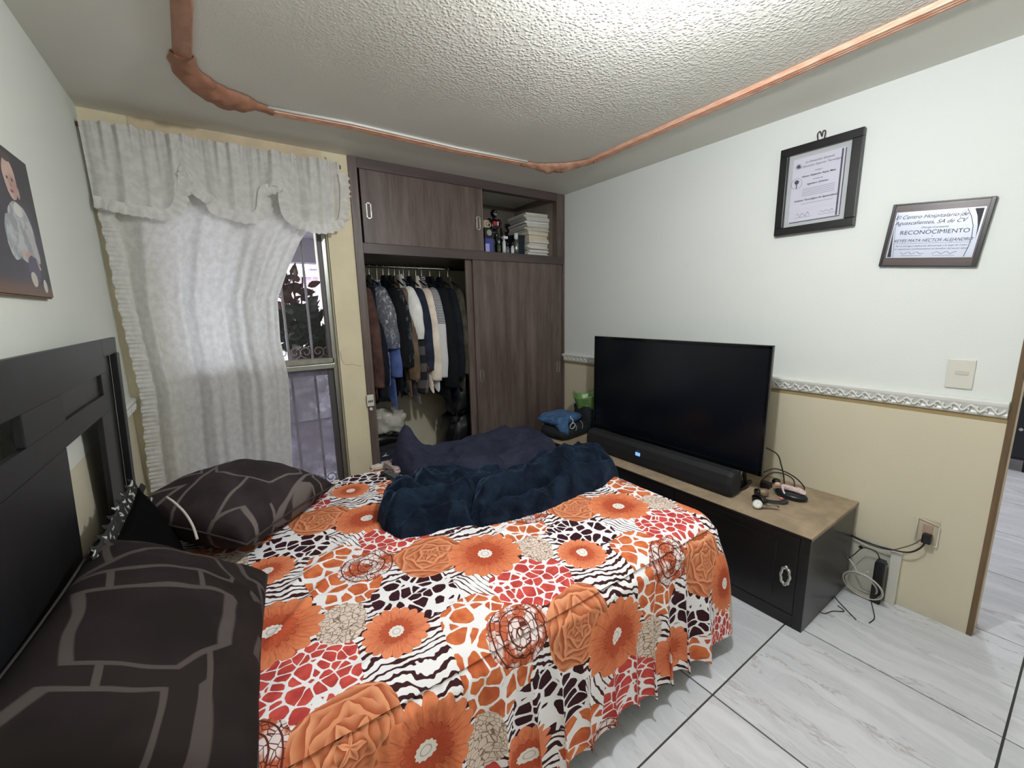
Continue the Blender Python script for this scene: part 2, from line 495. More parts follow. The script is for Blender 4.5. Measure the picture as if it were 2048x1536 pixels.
# ---- bedspread print: an oblique repeat of daisies, roses, animal skins and lace
def spread_mat():
    m, nx, b = new_mat('floral_animal_print_cotton')
    u, v, w = nx.uv()
    ax, ay = 0.625, -0.035; bx, by = 0.25, -0.5
    det = ax*by - ay*bx
    p0 = nx.comb(u, v, 0.0)
    wx = nx.noise(p0, 9.0, 3.0, 0.6) - 0.5; wy = nx.noise(nx.comb(v, u, 4.0), 9.0, 3.0, 0.6) - 0.5
    fx = nx.noise(p0, 45.0, 2.0) - 0.5; fy = nx.noise(nx.comb(v, u, 9.0), 45.0, 2.0) - 0.5
    X = u + 1.79; Y = v + 1.60
    S = (X*by - Y*bx)*(1/det); T = (Y*ax - X*ay)*(1/det)
    def rel(cx, cy):
        """offset from the nearest repeat of the motif centred at (cx,cy)"""
        s0 = (cx*by - cy*bx)/det; t0 = (cy*ax - cx*ay)/det
        ds = S - s0; dt = T - t0
        ds = ds - ds.f('ROUND'); dt = dt - dt.f('ROUND')
        return ds*ax + dt*bx, ds*ay + dt*by
    def ell(cx, cy, rx, ry, warp=0.05, fine=0.012, power=2.0):
        x, y = rel(cx, cy)
        x = (x + wx*warp + fx*fine)/rx; y = (y + wy*warp + fy*fine)/ry
        return x.f('ABSOLUTE').f('POWER', power) + y.f('ABSOLUTE').f('POWER', power)
    white = lin((244, 242, 244)); dark = lin((58, 30, 36))
    # bold zebra over the ground
    zx = (X + wx*0.08); zy = (Y + wy*0.10)
    zb = (zy*275.0 + zx*55.0 + nx.noise(p0, 6.0, 2.0)*19.0).f('SINE')
    thr = nx.noise(p0, 11.0, 1.0)*1.7 - 0.62
    col = nx.mix((zb - thr).f('MULTIPLY', 6.0).f('MAXIMUM', 0.0).f('MINIMUM', 1.0), white, lin((62, 32, 34)))
    # fine zebra
    zf = ((X + wy*0.04)*400.0 + Y*110.0 + nx.noise(p0, 8.0, 1.0)*9.0).f('SINE')
    finec = nx.mix((zf - nx.noise(p0, 20.0, 1.0)*1.3).f('MULTIPLY', 5.0).f('MAXIMUM', 0.0).f('MINIMUM', 1.0), white, lin((74, 38, 34)))
    col = nx.mix(ell(-0.105, -0.15, 0.095, 0.10, power=4.0) < 1.0, col, finec)
    col = nx.mix(ell(0.44, -0.25, 0.055, 0.05) < 1.0, col, white)
    col = nx.mix(ell(-0.19, -0.13, 0.035, 0.06) < 1.0, col, white)
    # animal spots
    gv = nx.comb(u + fx*0.004 + wx*0.02, v + fy*0.004 + wy*0.02, 0.0)
    def spots(scale, w0, w1, c, c2):
        e = nx.vor(gv, scale, 'DISTANCE_TO_EDGE', 0.85)
        f1 = nx.vor(gv, scale, 'F1', 0.85)
        cc = nx.mix(nx.smooth(nx.noise(p0, 25.0, 3.0), 0.35, 0.65), c, c2)
        return nx.mix(nx.smooth(e - f1*f1*f1*0.22 + fx*0.07, w0, w1), white, cc)
    sp_or = spots(20.0, 0.020, 0.036, lin((216, 122, 74)), lin((188, 92, 58)))
    sp_dk = spots(25.0, 0.032, 0.050, lin((62, 30, 40)), lin((50, 24, 30)))
    sp_rd = spots(29.0, 0.010, 0.026, lin((206, 84, 76)), lin((178, 64, 60)))
    col = nx.mix(ell(0.205, 0.145, 0.10, 0.17, power=3.0) < 1.0, col, sp_or)
    col = nx.mix(ell(0.355, -0.09, 0.115, 0.105, power=4.0, warp=0.03) < 1.0, col, sp_dk)
    col = nx.mix(ell(0.045, -0.205, 0.125, 0.10, power=3.0) < 1.0, col, sp_rd)
    # lace
    lw = nx.vor(nx.comb(u + wx*0.05, v + wy*0.05, 2.0), 75.0, 'DISTANCE_TO_EDGE')
    lace = nx.mix(nx.smooth(lw, 0.03, 0.075), lin((136, 112, 100)), lin((226, 208, 194)))
    col = nx.mix(ell(0.155, -0.075, 0.062, 0.075, warp=0.06) < 1.0, col, lace)
    xx, yy = rel(0.285, 0.14)
    rr = (xx*xx + yy*yy).f('SQRT')
    web = nx.smooth(nx.vor(nx.comb(u, v, 5.0), 62.0, 'DISTANCE_TO_EDGE'), 0.025, 0.06)
    ring = nx.smooth(((rr*260.0) + wx*3.0).f('SINE'), 0.80, 0.95, 1.0, 0.0)
    lace2 = nx.mix(web*ring, lin((92, 44, 36)), nx.mix(nx.smooth(nx.noise(p0, 22.0, 2.0), 0.45, 0.55), lin((190, 100, 70)), lin((232, 216, 214))))
    col = nx.mix(ell(0.285, 0.14, 0.095, 0.075, warp=0.05) < 1.0, col, lace2)
    # rose: spiralling petals
    x, y = rel(-0.15, 0.105); x = x + wx*0.02; y = y + wy*0.02
    r = (x*x + y*y*1.15).f('SQRT'); th = y.f('ARCTAN2', x)
    edge = r + (th*4.0 + 1.0).f('SINE')*0.006 + fx*0.008
    rq = r*36.0 + (nx.noise(p0, 14.0, 2.0) - 0.5)*1.5
    q = rq + ((th*2.5 + rq.f('FLOOR')*1.37).f('SINE').f('ABSOLUTE'))*0.75
    fq = q.f('FRACT')
    rose = nx.mix(nx.smooth(fq, 0.0, 0.95), lin((168, 84, 52)), lin((228, 158, 118)))
    rose = nx.mix(nx.smooth(fq, 0.0, 0.10, 1.0, 0.0)*0.5, rose, lin((134, 62, 40)))
    rose = nx.mix(nx.smooth(nx.noise(p0, 12.0, 3.0), 0.45, 0.70)*0.5, rose, lin((196, 112, 74)))
    col = nx.mix(edge < 0.118, col, rose)
    # daisies
    def daisy(cx, cy, R, n, c_in, c_out, cr, ph, col):
        x, y = rel(cx, cy)
        r = (x*x + y*y).f('SQRT'); th = y.f('ARCTAN2', x) + ph
        pet = ((th*(n/2.0)).f('SINE').f('ABSOLUTE'))
        edge = r*(1.0) + (1.0 - pet)*R*0.13 + fx*R*0.05
        rn = r*(1.0/R)
        streak = nx.noise(nx.comb(th*3.2, rn*1.2, cx), 4.5, 3.0, 0.6)
        body = nx.mix(nx.smooth(rn*0.75 + streak*0.75, 0.45, 1.15), c_in, c_out)
        gap = nx.smooth(pet, 0.0, 0.16, 1.0, 0.0)*nx.smooth(rn, 0.25, 0.9)
        body = nx.mix(gap*0.6, body, lin((150, 66, 44)))
        # inner ring of outlined petals
        pet2 = ((th*(n/2.0) + 0.6).f('SINE').f('ABSOLUTE'))
        rin = rn + (1.0 - pet2)*0.12
        inner = nx.smooth((rin - 0.50).f('ABSOLUTE'), 0.0, 0.022, 1.0, 0.0)
        body = nx.mix((rin < 0.50)*0.45, body, lin((176, 78, 50)))
        body = nx.mix(inner*0.6, body, lin((120, 50, 38)))
        cen = rn + (th*12.0).f('SINE')*0.012
        body = nx.mix(cen < cr, body, lin((238, 232, 226)))
        body = nx.mix(nx.smooth((rn - cr*0.5).f('ABSOLUTE'), 0.0, 0.02, 1.0, 0.0)*0.7, body, lin((150, 120, 110)))
        return nx.mix(edge < R, col, body)
    col = daisy(0.264, -0.19, 0.086, 18, lin((188, 82, 54)), lin((228, 140, 100)), 0.22, 0.3, col)
    col = daisy(0.0, 0.0, 0.126, 16, lin((178, 70, 44)), lin((226, 136, 94)), 0.19, 0.0, col)
    nx.put(b.inputs['Base Color'], col)
    b.inputs['Roughness'].default_value = 0.8
    b.inputs['Specular IOR Level'].default_value = 0.15
    bumpit(nx, b, nx.noise(p0, 30.0, 3.0), 0.12, 0.006)
    return m
M_spread = spread_mat()

def pillow_mat(name, c1, c2, line):
    m, nx, b = new_mat(name)
    u, v, w = nx.uv()
    p = nx.comb(u + (nx.noise(nx.comb(u, v, 0.0), 3.0, 2.0) - 0.5)*0.10, v*1.15 + (nx.noise(nx.comb(v, u, 3.0), 3.0, 2.0) - 0.5)*0.10, 0.0)
    e = nx.vor(p, 3.5, 'DISTANCE_TO_EDGE', 0.75)
    n = nx.noise(nx.comb(u, v, 0.0), 7.0, 3.0)
    ln = nx.smooth((e - 0.085).f('ABSOLUTE'), 0.012, 0.020, 1.0, 0.0)
    ang = (u*41.0 + v*9.0).f('SINE')
    lad = nx.smooth(ang, 0.965, 0.985)*(e < 0.085)
    mask = (ln.f('MAXIMUM', lad))*nx.smooth(n, 0.2, 0.45, 0.5, 1.0)
    base = nx.mix(nx.smooth(n, 0.35, 0.65), lin(c1), lin(c2))
    nx.put(b.inputs['Base Color'], nx.mix(mask, base, lin(line)))
    b.inputs['Roughness'].default_value = 0.85; b.inputs['Specular IOR Level'].default_value = 0.15
    bumpit(nx, b, nx.noise(nx.comb(u, v, 0.0), 14.0, 3.0), 0.15, 0.01)
    return m
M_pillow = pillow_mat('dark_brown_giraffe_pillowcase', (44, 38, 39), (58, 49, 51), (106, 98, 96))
M_pillow_shade = pillow_mat('dark_brown_giraffe_pillowcase_shaded', (27, 23, 22), (37, 30, 30), (74, 67, 65))  # same pillowcase darkened: the near pillow's shade is put into its colour

def lace_black():
    m, nx, b = new_mat('black_white_scallop_trim')
    u, v, w = nx.uv()
    e = nx.vor(nx.comb(u, v, 0.0), 34.0, 'DISTANCE_TO_EDGE', 0.8)
    f = nx.smooth((e - 0.28).f('ABSOLUTE'), 0.05, 0.11, 1.0, 0.0)
    nx.put(b.inputs['Base Color'], nx.mix(f, lin((26, 28, 28)), lin((176, 178, 174))))
    b.inputs['Roughness'].default_value = 0.8
    return m
M_lace = lace_black()

def plush(name, c1, c2, sheen=0.6):
    m, nx, b = new_mat(name)
    vec = nx.obj(raw=True)
    n = nx.noise(vec, 9.0, 5.0, 0.65, 0.6); n2 = nx.noise(vec, 160.0, 2.0)
    nx.put(b.inputs['Base Color'], nx.mix(nx.smooth(n, 0.35, 0.68), lin(c1), lin(c2)))
    b.inputs['Roughness'].default_value = 0.9; b.inputs['Specular IOR Level'].default_value = 0.1
    b.inputs['Sheen Weight'].default_value = sheen; b.inputs['Sheen Roughness'].default_value = 0.35
    b.inputs['Sheen Tint'].default_value = lin((120, 150, 190)) + (1,)
    bumpit(nx, b, n2*0.4 + nx.noise(vec, 28.0, 4.0, 0.6), 0.6, 0.008)
    return m
M_navy = plush('navy_plush', (8, 15, 27), (27, 40, 57), 0.45)
M_comf = plush('charcoal_blue_comforter', (38, 40, 56), (50, 52, 68), 0.12)

def screen_mat():
    m, nx, b = new_mat('tv_panel_glass')
    vec = nx.obj(raw=True)
    n = nx.noise(vec, 2.0, 2.0)
    nx.put(b.inputs['Base Color'], nx.mix(n, lin((7, 12, 19)), lin((10, 16, 24))))
    b.inputs['Roughness'].default_value = 0.24
    b.inputs['Specular IOR Level'].default_value = 0.6
    return m
M_screen = screen_mat()
def emit(name, rgb, s):
    m, nx, b = new_mat(name)
    n = nx.noise(nx.obj(raw=True), 4.0, 1.0)
    b.inputs['Base Color'].default_value = (0, 0, 0, 1)
    nx.put(b.inputs['Emission Color'], nx.mix(n, lin(rgb), tuple(c*0.95 for c in lin(rgb))))
    b.inputs['Emission Strength'].default_value = s
    return m
# ---------------------------------------------------------------- room shell
XL = -L_; YF = -3.5; YC = 0.60      # left wall, wall behind the camera, back of the closet
TX, TY, TW, TL = -1.1242, -2.0562, 0.6066, 0.6279
floor = box('floor', (XL - 0.1, YF, -0.12), (4.6, YC + 0.1, -0.004), M_grout)
structure(floor, 'pale grey veined tile floor with dark joints')
tm = None
for i in range(-3, 9):
    for j in range(-3, 5):
        x0 = TX + i*TW; y0 = TY + j*TL
        if x0 + TW < XL - 0.05 or y0 + TL < YF or y0 > YC or x0 > 4.3: continue
        if x0 > 0.2 and y0 > -0.9: continue
        if tm is None:
            bm = bmesh.new(); add_box(bm, (0.003, 0.003, -0.008), (TW - 0.003, TL - 0.003, 0.0), 0.0012)
            t = bm_obj('tile', bm, M_tile, floor); tm = t.data
        else:
            t = bpy.data.objects.new('tile', tm); link(t, floor)
        t.location = (x0, y0, 0)

wr = boxes('wall_right', [((0, END, 0), (0.13, YC + 0.1, H_)), ((0, YF - 0.1, 0), (0.13, -3.42, H_)), ((0, -3.42, 2.08), (0.13, END, H_))], M_rwall)
structure(wr, 'white wall over a cream dado beside the doorway')
box('corner_stain', (-0.003, END - 0.007, 0.0), (0.034, END + 0.010, 2.08), M_jamb, wr, 0.002)
box('jamb_face', (0.034, END - 0.006, 0.0), (0.131, END + 0.0, 2.08), M_header, wr)
wl = box('wall_left', (XL - 0.12, YF, 0), (XL, 0.15, H_), M_lwall)
structure(wl, 'pale grey-white wall behind the headboard')
wf = box('wall_front', (XL - 0.12, YF - 0.12, 0), (4.6, YF, H_), M_lwall)
structure(wf, 'wall facing the window')
WX0, WX1, WZ0, WZ1 = -2.66, -1.855, 0.27, 1.955
wb = boxes('wall_back', [((XL - 0.12, 0, 0), (WX0, 0.14, H_)), ((WX0, 0, 0), (WX1, 0.14, WZ0)), ((WX1, 0, 0), (-1.705, 0.14, H_)),
                         ((WX0, 0, WZ1), (WX1, 0.14, 2.19))], M_cream)
structure(wb, 'cream wall around the window')
box('header_band', (WX0 - 0.01, -0.003, 2.19), (WX1 + 0.01, 0.14, H_), M_header, wb)
# hairline crack across the pier
cr = [(-1.845, -0.001, 1.16), (-1.838, -0.001, 1.10), (-1.825, -0.001, 1.075), (-1.80, -0.001, 1.07), (-1.775, -0.001, 1.072), (-1.755, -0.001, 1.062), (-1.722, -0.001, 1.055)]
tube('plaster_crack', cr, 0.0009, mat('crack_shadow', (120, 108, 84), 0.9), wb, 5)
wc = boxes('wall_closet', [((-1.705, YC, 0), (0.13, YC + 0.1, H_)), ((-1.80, 0.14, 0), (-1.705, YC + 0.1, H_))], M_closetwall)
structure(wc, 'cream plaster recess of the closet')
ce = box('ceiling', (XL - 0.12, YF - 0.1, H_), (4.6, YC + 0.1, H_ + 0.12), M_ceil)
structure(ce, 'rough textured off-white ceiling')

# hallway beyond the doorway
hw = boxes('wall_hallway', [((4.2, YF, 0), (4.3, YC, H_)), ((0.13, -0.9, 0), (4.3, -0.8, H_))], mat('hallway_lilac_white_paint', (214, 212, 222), 0.8))
structure(hw, 'walls of the hallway beyond the doorway')
hc = thing('hall_cabinet', 'dark cabinet glimpsed on the floor beyond the doorway', 'cabinet', (2.95, -2.2, 0))
box('body', (2.75, -2.50, 0.10), (3.2, -1.6, 0.62), M_black, hc, 0.01)
box('door', (2.735, -2.47, 0.13), (2.75, -2.05, 0.59), mat('navy_cabinet_door', (24, 26, 36), 0.4), hc, 0.004)
cyl('knob', (2.735, -2.40, 0.36), (2.715, -2.40, 0.36), 0.012, M_silver, hc)
for px, py in ((2.79, -2.46), (3.16, -2.46), (2.79, -1.64), (3.16, -1.64)):
    cyl('leg', (px, py, 0), (px, py, 0.11), 0.02, M_black, hc)

# ---- dado rails with carved leaf relief
def rail_profile(x0, sgn):
    z0, z1 = RAIL0, RAIL1
    return [(0, z0), (0.010, z0 + 0.004), (0.014, z0 + 0.012), (0.010, z0 + 0.020), (0.016, z0 + 0.034), (0.024, z0 + 0.048), (0.026, z1 - 0.010), (0.020, z1 - 0.003), (0, z1)]
def rail(name, wall_x, sgn, y0, y1):
    pr = rail_profile(0, 1); n = 2; V = []; Fc = []
    for y in (y0, y1):
        for d, z in pr: V.append((wall_x + sgn*d, y, z))
    m = len(pr)
    for k in range(m):
        l = (k + 1) % m; Fc.append((k, l, m + l, m + k))
    Fc.append(tuple(range(m - 1, -1, -1))); Fc.append(tuple(range(m, 2*m)))
    o = mesh_obj(name, V, Fc, M_rail)
    # leaf relief: S-shaped lumps repeated along the rail
    V, Fc = tube_data(spline([(0, -0.016, -0.010), (0.004, -0.006, 0.004), (0.006, 0.004, 0.010), (0.004, 0.012, 0.002), (0.002, 0.008, -0.008)], 4), 0.0042, 6)
    lm = None; k = 0; y = y0 + 0.02
    while y < y1 - 0.015:
        if lm is None:
            q = mesh_obj('leaf_relief', V, Fc, M_rail, o, smooth=True); lm = q.data
        else:
            q = bpy.data.objects.new('leaf_relief', lm); link(q, o)
        q.location = (wall_x + sgn*0.014, y, RAIL0 + 0.028)
        q.scale = (sgn, 1, 1.15 if k % 2 else -1.15)
        y += 0.024; k += 1
    return structure(o, 'white carved dado rail')
rail('trim_1', 0.0, -1, END + 0.012, -0.001)
rail('trim_2', XL, 1, -0.62, -0.001)

# ---- reeded ceiling moulding in a rounded rectangle, with plaster lumps at the corners
def strip(name, pts, w, m, inner_side, reeds=True, white=True):
    pts = [Vector((p[0], p[1], H_)) for p in pts]
    prof = []
    N = 13
    for k in range(N):
        t = k/(N-1); h = 0.013 + (0.004*abs(math.sin(t*PI*3.5)) if reeds else 0.004*math.sin(t*PI))
        prof.append(((t-0.5)*w, -h if 0 < k < N-1 else 0.0))
    V = []; Fc = []
    for i, p in enumerate(pts):
        a = pts[max(i-1, 0)]; b = pts[min(i+1, len(pts)-1)]
        t = (b-a).normalized(); nn = Vector((-t.y, t.x, 0))
        for d, h in prof: V.append((p.x + nn.x*d, p.y + nn.y*d, H_ + h))
    for i in range(len(pts)-1):
        for k in range(N-1):
            Fc.append((i*N+k, i*N+k+1, (i+1)*N+k+1, (i+1)*N+k))
    o = mesh_obj(name, V, Fc, m, smooth=False)
    if white:
        q = []
        for i, p in enumerate(pts):
            a = pts[max(i-1, 0)]; b = pts[min(i+1, len(pts)-1)]
            t = (b-a).normalized(); nn = Vector((-t.y, t.x, 0))
            q.append((p.x + nn.x*inner_side*(w*0.5+0.005), p.y + nn.y*inner_side*(w*0.5+0.005), H_ - 0.006))
        tube('white_bead', q, 0.0065, M_rail, o, 6)
    return structure(o, 'salmon painted ceiling moulding')
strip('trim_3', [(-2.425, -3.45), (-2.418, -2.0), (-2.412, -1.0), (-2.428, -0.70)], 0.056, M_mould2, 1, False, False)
strip('trim_4', [(-2.14, -0.405), (-1.8, -0.435), (-1.2, -0.425), (-0.74, -0.455)], 0.058, M_mould, -1)
strip('trim_5', [(-0.405, -0.72), (-0.425, -1.2), (-0.440, -1.7), (-0.470, -2.3), (-0.49, -3.45)], 0.058, M_mould, 1)
def lump(name, path, radii, m, seed):
    P = spline([(x, y, H_) for x, y in path], 8); n = len(P)
    R = np.interp(np.linspace(0, 1, n), np.linspace(0, 1, len(radii)), radii)
    V, Fc = [], []
    seg = 14
    for i, p in enumerate(P):
        a = P[max(i-1, 0)]; b = P[min(i+1, n-1)]; t = (b-a).normalized(); nn = Vector((-t.y, t.x, 0))
        for k in range(seg):
            an = PI*k/(seg-1)
            rr = R[i]*(1 + 0.22*mnoise.noise(Vector((p.x*28, p.y*28, seed + 2*math.cos(an)))))
            V.append((p.x + nn.x*math.cos(an)*rr, p.y + nn.y*math.cos(an)*rr, H_ - 0.003 - math.sin(an)*min(rr*0.62, 0.045)*(1 + 0.35*mnoise.noise(Vector((p.x*45, p.y*45, an*2 + seed))))))
    for i in range(n-1):
        for k in range(seg-1):
            Fc.append((i*seg+k, i*seg+k+1, (i+1)*seg+k+1, (i+1)*seg+k))
    for i, s in ((0, 1), (n-1, -1)):
        f = [i*seg+k for k in range(seg)]; Fc.append(tuple(f if s > 0 else f[::-1]))
    o = mesh_obj(name, V, Fc, m, smooth=True)
    return structure(o, 'rough plaster lumps closing a corner of the moulding')
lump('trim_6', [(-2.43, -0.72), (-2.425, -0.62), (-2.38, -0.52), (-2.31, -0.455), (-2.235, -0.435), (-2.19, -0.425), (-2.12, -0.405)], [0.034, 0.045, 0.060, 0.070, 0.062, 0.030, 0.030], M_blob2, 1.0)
lump('trim_7', [(-0.76, -0.45), (-0.66, -0.455), (-0.58, -0.475), (-0.505, -0.53), (-0.45, -0.61), (-0.40, -0.73)], [0.028, 0.034, 0.056, 0.060, 0.040, 0.030], M_blob, 2.0)

# ---- window
win = boxes('window_1', [((WX0, 0.03, WZ0), (WX0 + 0.03, 0.075, WZ1)), ((WX1 - 0.028, 0.03, WZ0), (WX1 - 0.003, 0.075, WZ1)),
                         ((WX0, 0.03, WZ1 - 0.03), (WX1, 0.075, WZ1)), ((WX0, 0.03, WZ0), (WX1, 0.075, WZ0 + 0.03))], M_alu)
structure(win, 'aluminium window behind the curtain')
box('transom', (WX0 + 0.02, 0.018, 1.055), (WX1 - 0.02, 0.08, 1.085), M_alu, win, 0.003)
box('sash_rail', (WX0 + 0.02, 0.03, 1.088), (WX1 - 0.02, 0.065, 1.118), mat('dusty_sill_metal', (150, 146, 132), 0.6, var=0.15, vscale=20), win, 0.002)
for zc in (WZ0 + 0.03, 1.12):
    box('stile', (-2.30, 0.035, zc), (-2.27, 0.07, 1.05 if zc < 1 else WZ1 - 0.03), M_alu, win, 0.002)
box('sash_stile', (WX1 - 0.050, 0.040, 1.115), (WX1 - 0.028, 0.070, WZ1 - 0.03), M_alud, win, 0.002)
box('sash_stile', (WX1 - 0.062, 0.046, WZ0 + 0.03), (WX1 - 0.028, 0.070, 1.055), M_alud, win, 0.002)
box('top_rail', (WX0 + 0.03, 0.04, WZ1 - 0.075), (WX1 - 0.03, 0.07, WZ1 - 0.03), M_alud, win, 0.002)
box('pane', (WX0 + 0.03, 0.050, 1.118), (WX1 - 0.03, 0.054, WZ1 - 0.03), M_glass, win)
box('pane', (WX0 + 0.03, 0.050, WZ0 + 0.03), (WX1 - 0.03, 0.054, 1.055), M_dirty, win)
# reveal bead against the plaster
box('jamb_bead', (WX1 - 0.003, 0.0, WZ0), (WX1 + 0.004, 0.03, WZ1), M_cream, win)

# iron grille outside the glass: bars with small scrolls at the foot
gr = thing('window_grille', 'pale iron security grille with scrollwork standing outside the window', 'grille', (-2.25, 0.14, 0.25))
xs = [-2.11 + 0.132*k for k in range(-4, 2)]
for k, bx_ in enumerate(xs):
    cyl('bar', (bx_, 0.14, 0.24), (bx_, 0.14, 1.98), 0.0075, M_bar, gr, 8)
for zc in (0.26, 1.10, 1.96):
    box('crossbar', (WX0 - 0.02, 0.133, zc), (WX1 + 0.02, 0.147, zc + 0.014), M_bar, gr)
V, Fc = tube_data(spline([(0.045*math.cos(a)*(1 - a/9), 0, 0.045*math.sin(a)*(1 - a/9)) for a in np.linspace(-PI/2, 2*PI, 12)], 3), 0.0045, 5)
sc_me = None
for zc in (0.325, 1.165):
    for bx_ in xs:
        for dx in (0.035, 0.097):
            if sc_me is None:
                q = mesh_obj('scroll', V, Fc, M_bar, gr, smooth=True); sc_me = q.data
            else:
                q = bpy.data.objects.new('scroll', sc_me); link(q, gr)
            q.location = (bx_ + dx, 0.14, zc - 0.01); q.scale = (0.72 if dx < 0.05 else -0.72, 1, 0.72)

# porch outside
M_porch = mat('mauve_grey_render', (120, 114, 124), 0.8, var=0.06)
M_pink = mat('pale_pink_wall', (196, 168, 178), 0.8, var=0.05)
M_out = mat('sunlit_white_wall', (236, 236, 236), 0.8)
po = boxes('porch_roof', [((-5.0, 0.20, 2.02), (-1.82, 1.45, 2.16)), ((-1.82, 0.72, 2.02), (2.0, 1.45, 2.16)), ((-5.0, 1.30, 1.82), (2.0, 1.45, 2.02))], M_porch)
structure(po, 'grey porch roof and beam outside the window')
pf = box('ground_outside', (-6, 0.15, -0.1), (3, 6, -0.02), mat('patio_concrete', (150, 142, 150), 0.8, var=0.1))
structure(pf, 'concrete patio outside')
pw = boxes('wall_patio', [((-6, 3.2, 0), (3, 3.35, 1.30)), ((-6, 3.05, 1.30), (3, 3.40, 1.40))], M_out)
structure(pw, 'white patio wall outside the window')
nb = thing('neighbour_house', 'pale pink house seen over the patio wall through the window', 'house', (0.5, 6.0, 0))
box('wall', (-3.0, 6.0, 0), (4.0, 8.0, 2.05), M_pink, nb)
box('roof_slab', (-3.1, 5.8, 2.05), (4.1, 8.1, 2.16), mat('mauve_roof_edge', (176, 158, 176), 0.8), nb)
box('roof_tank', (-0.9, 6.2, 2.16), (-0.1, 6.9, 2.24), mat('dark_roof_tank', (96, 88, 100), 0.7), nb)
post = thing('porch_post', 'dark porch post seen through the window beside its frame', 'post', (-1.6, 0.75, 0))
box('shaft', (-1.595, 0.72, -0.02), (-1.49, 0.82, 2.02), mat('post_dark_paint', (72, 66, 78), 0.6, var=0.1), post, 0.006)
fen = thing('patio_railing', 'thin pale railing on top of the patio wall outside', 'railing', (-1.5, 3.2, 1.4))
box('top_rail', (-4, 3.2, 1.86), (2, 3.23, 1.89), M_bar, fen)
V, Fc = tube_data([(0, 0, 1.38), (0, 0, 1.87)], 0.008, 6); rm = None
for k in range(22):
    if rm is None: q = mesh_obj('baluster', V, Fc, M_bar, fen); rm = q.data
    else: q = bpy.data.objects.new('baluster', rm); link(q, fen)
    q.location = (-2.6 + k*0.12, 3.215, 0)

# potted bushes on the outer sill
M_leaf = mat('dark_green_leaf', (30, 40, 30), 0.5, var=0.4, vscale=20)
M_leafb = mat('reddish_leaf', (74, 36, 26), 0.5, var=0.3, vscale=20)
lv = [(0, 0, 0), (0.018, 0.004, 0.02), (0.024, 0.007, 0.045), (0.014, 0.003, 0.075), (0, -0.004, 0.10), (-0.014, 0.003, 0.075), (-0.024, 0.007, 0.045), (-0.018, 0.004, 0.02), (0, -0.002, 0.05)]
lf = [(0, 1, 8), (1, 2, 8), (2, 3, 8), (3, 4, 8), (4, 5, 8), (5, 6, 8), (6, 7, 8), (7, 0, 8)]
def bush(name, label, x, y, z0, h, spread, nl, m, seed):
    r = random.Random(seed)
    t = thing(name, label, 'plant', (x, y, z0))
    cyl('pot', (x, y, z0), (x, y, z0 + 0.14), 0.055, mat('clay_pot', (70, 50, 44), 0.8), t, 16, r2=0.075)
    me = None; tips = []
    for s in range(6):
        a = r.uniform(0, 2*PI); p = [(x, y, z0 + 0.12)]
        for q in range(1, 5):
            f = q/4
            p.append((x + math.cos(a)*spread*f*r.uniform(0.6, 1.1), y + math.sin(a)*spread*0.4*f, z0 + 0.12 + (h-0.12)*f*r.uniform(0.85, 1.05)))
        tube('stem', spline(p, 4), 0.005, M_leafb, t, 5); tips.append(p)
    for k in range(nl):
        p = tips[k % 6]; f = r.uniform(0.15, 1.0)*4; i = min(int(f), 3); w = f - i
        c = Vector(p[i]).lerp(Vector(p[i+1]), w) + Vector((r.uniform(-.05, .05), r.uniform(-.03, .03), r.uniform(-.03, .03)))
        if me is None: o = mesh_obj('leaf', lv, lf, m, t, smooth=True); me = o.data
        else: o = bpy.data.objects.new('leaf', me); link(o, t)
        o.location = c; o.rotation_euler = (r.uniform(-1.4, 1.4), r.uniform(-1.6, 1.6), r.uniform(0, 6.28)); s = r.uniform(0.8, 1.35); o.scale = (s, s, s)
structure(box('ledge_outside', (WX0 - 0.05, 0.16, 1.00), (WX1 + 0.02, 0.52, 1.03), M_porch), 'outer ledge below the window bars')
bush('potted_plant', 'tallest leafy potted plant with reddish top leaves behind the window bars', -2.01, 0.38, 1.03, 0.62, 0.10, 90, M_leafb, 3)
bush('potted_plant', 'dense dark green potted plant low behind the window bars', -2.02, 0.30, 1.03, 0.40, 0.15, 120, M_leaf, 5)
bush('potted_plant', 'small dark potted plant low beside the window frame outside', -1.90, 0.34, 1.03, 0.30, 0.07, 60, M_leaf, 9)
# ---------------------------------------------------------------- built-in closet
cl = thing('closet', 'built-in dark brown closet with sliding doors filling the recess', 'closet', (-0.85, 0.0, 0.0))
ZS0, ZS1, ZT = 1.750, 1.812, 2.240
box('side_stile', (-1.705, -0.012, 0), (-1.655, 0.045, H_), M_closet, cl, 0.002)
box('side_stile', (-0.088, -0.012, ZS1), (-0.004, 0.045, H_), M_closet, cl, 0.002)
box('side_stile', (-0.022, -0.012, 0), (-0.004, 0.045, ZS1), M_closet, cl, 0.002)
box('top_rail', (-1.655, -0.012, ZT), (-0.088, 0.045, H_), M_closet_h, cl, 0.002)
box('middle_shelf', (-1.655, -0.012, ZS0), (-0.022, YC, ZS1), M_closet_h, cl, 0.002)
box('lower_track', (-1.655, 0.0, 0), (-0.022, 0.05, 0.045), M_closet_h, cl, 0.002)
box('inner_board', (-1.70, YC - 0.012, ZS1), (-0.01, YC, H_), M_closet_in, cl)
box('inner_board', (-0.088, 0.045, ZS1), (-0.07, YC - 0.012, H_), M_closet_in, cl)
box('inner_floor', (-1.70, 0.05, 0.0), (-0.03, YC, 0.05), M_closet_in, cl)
M_edge = mat('pale_door_edge', (120, 104, 98), 0.4)
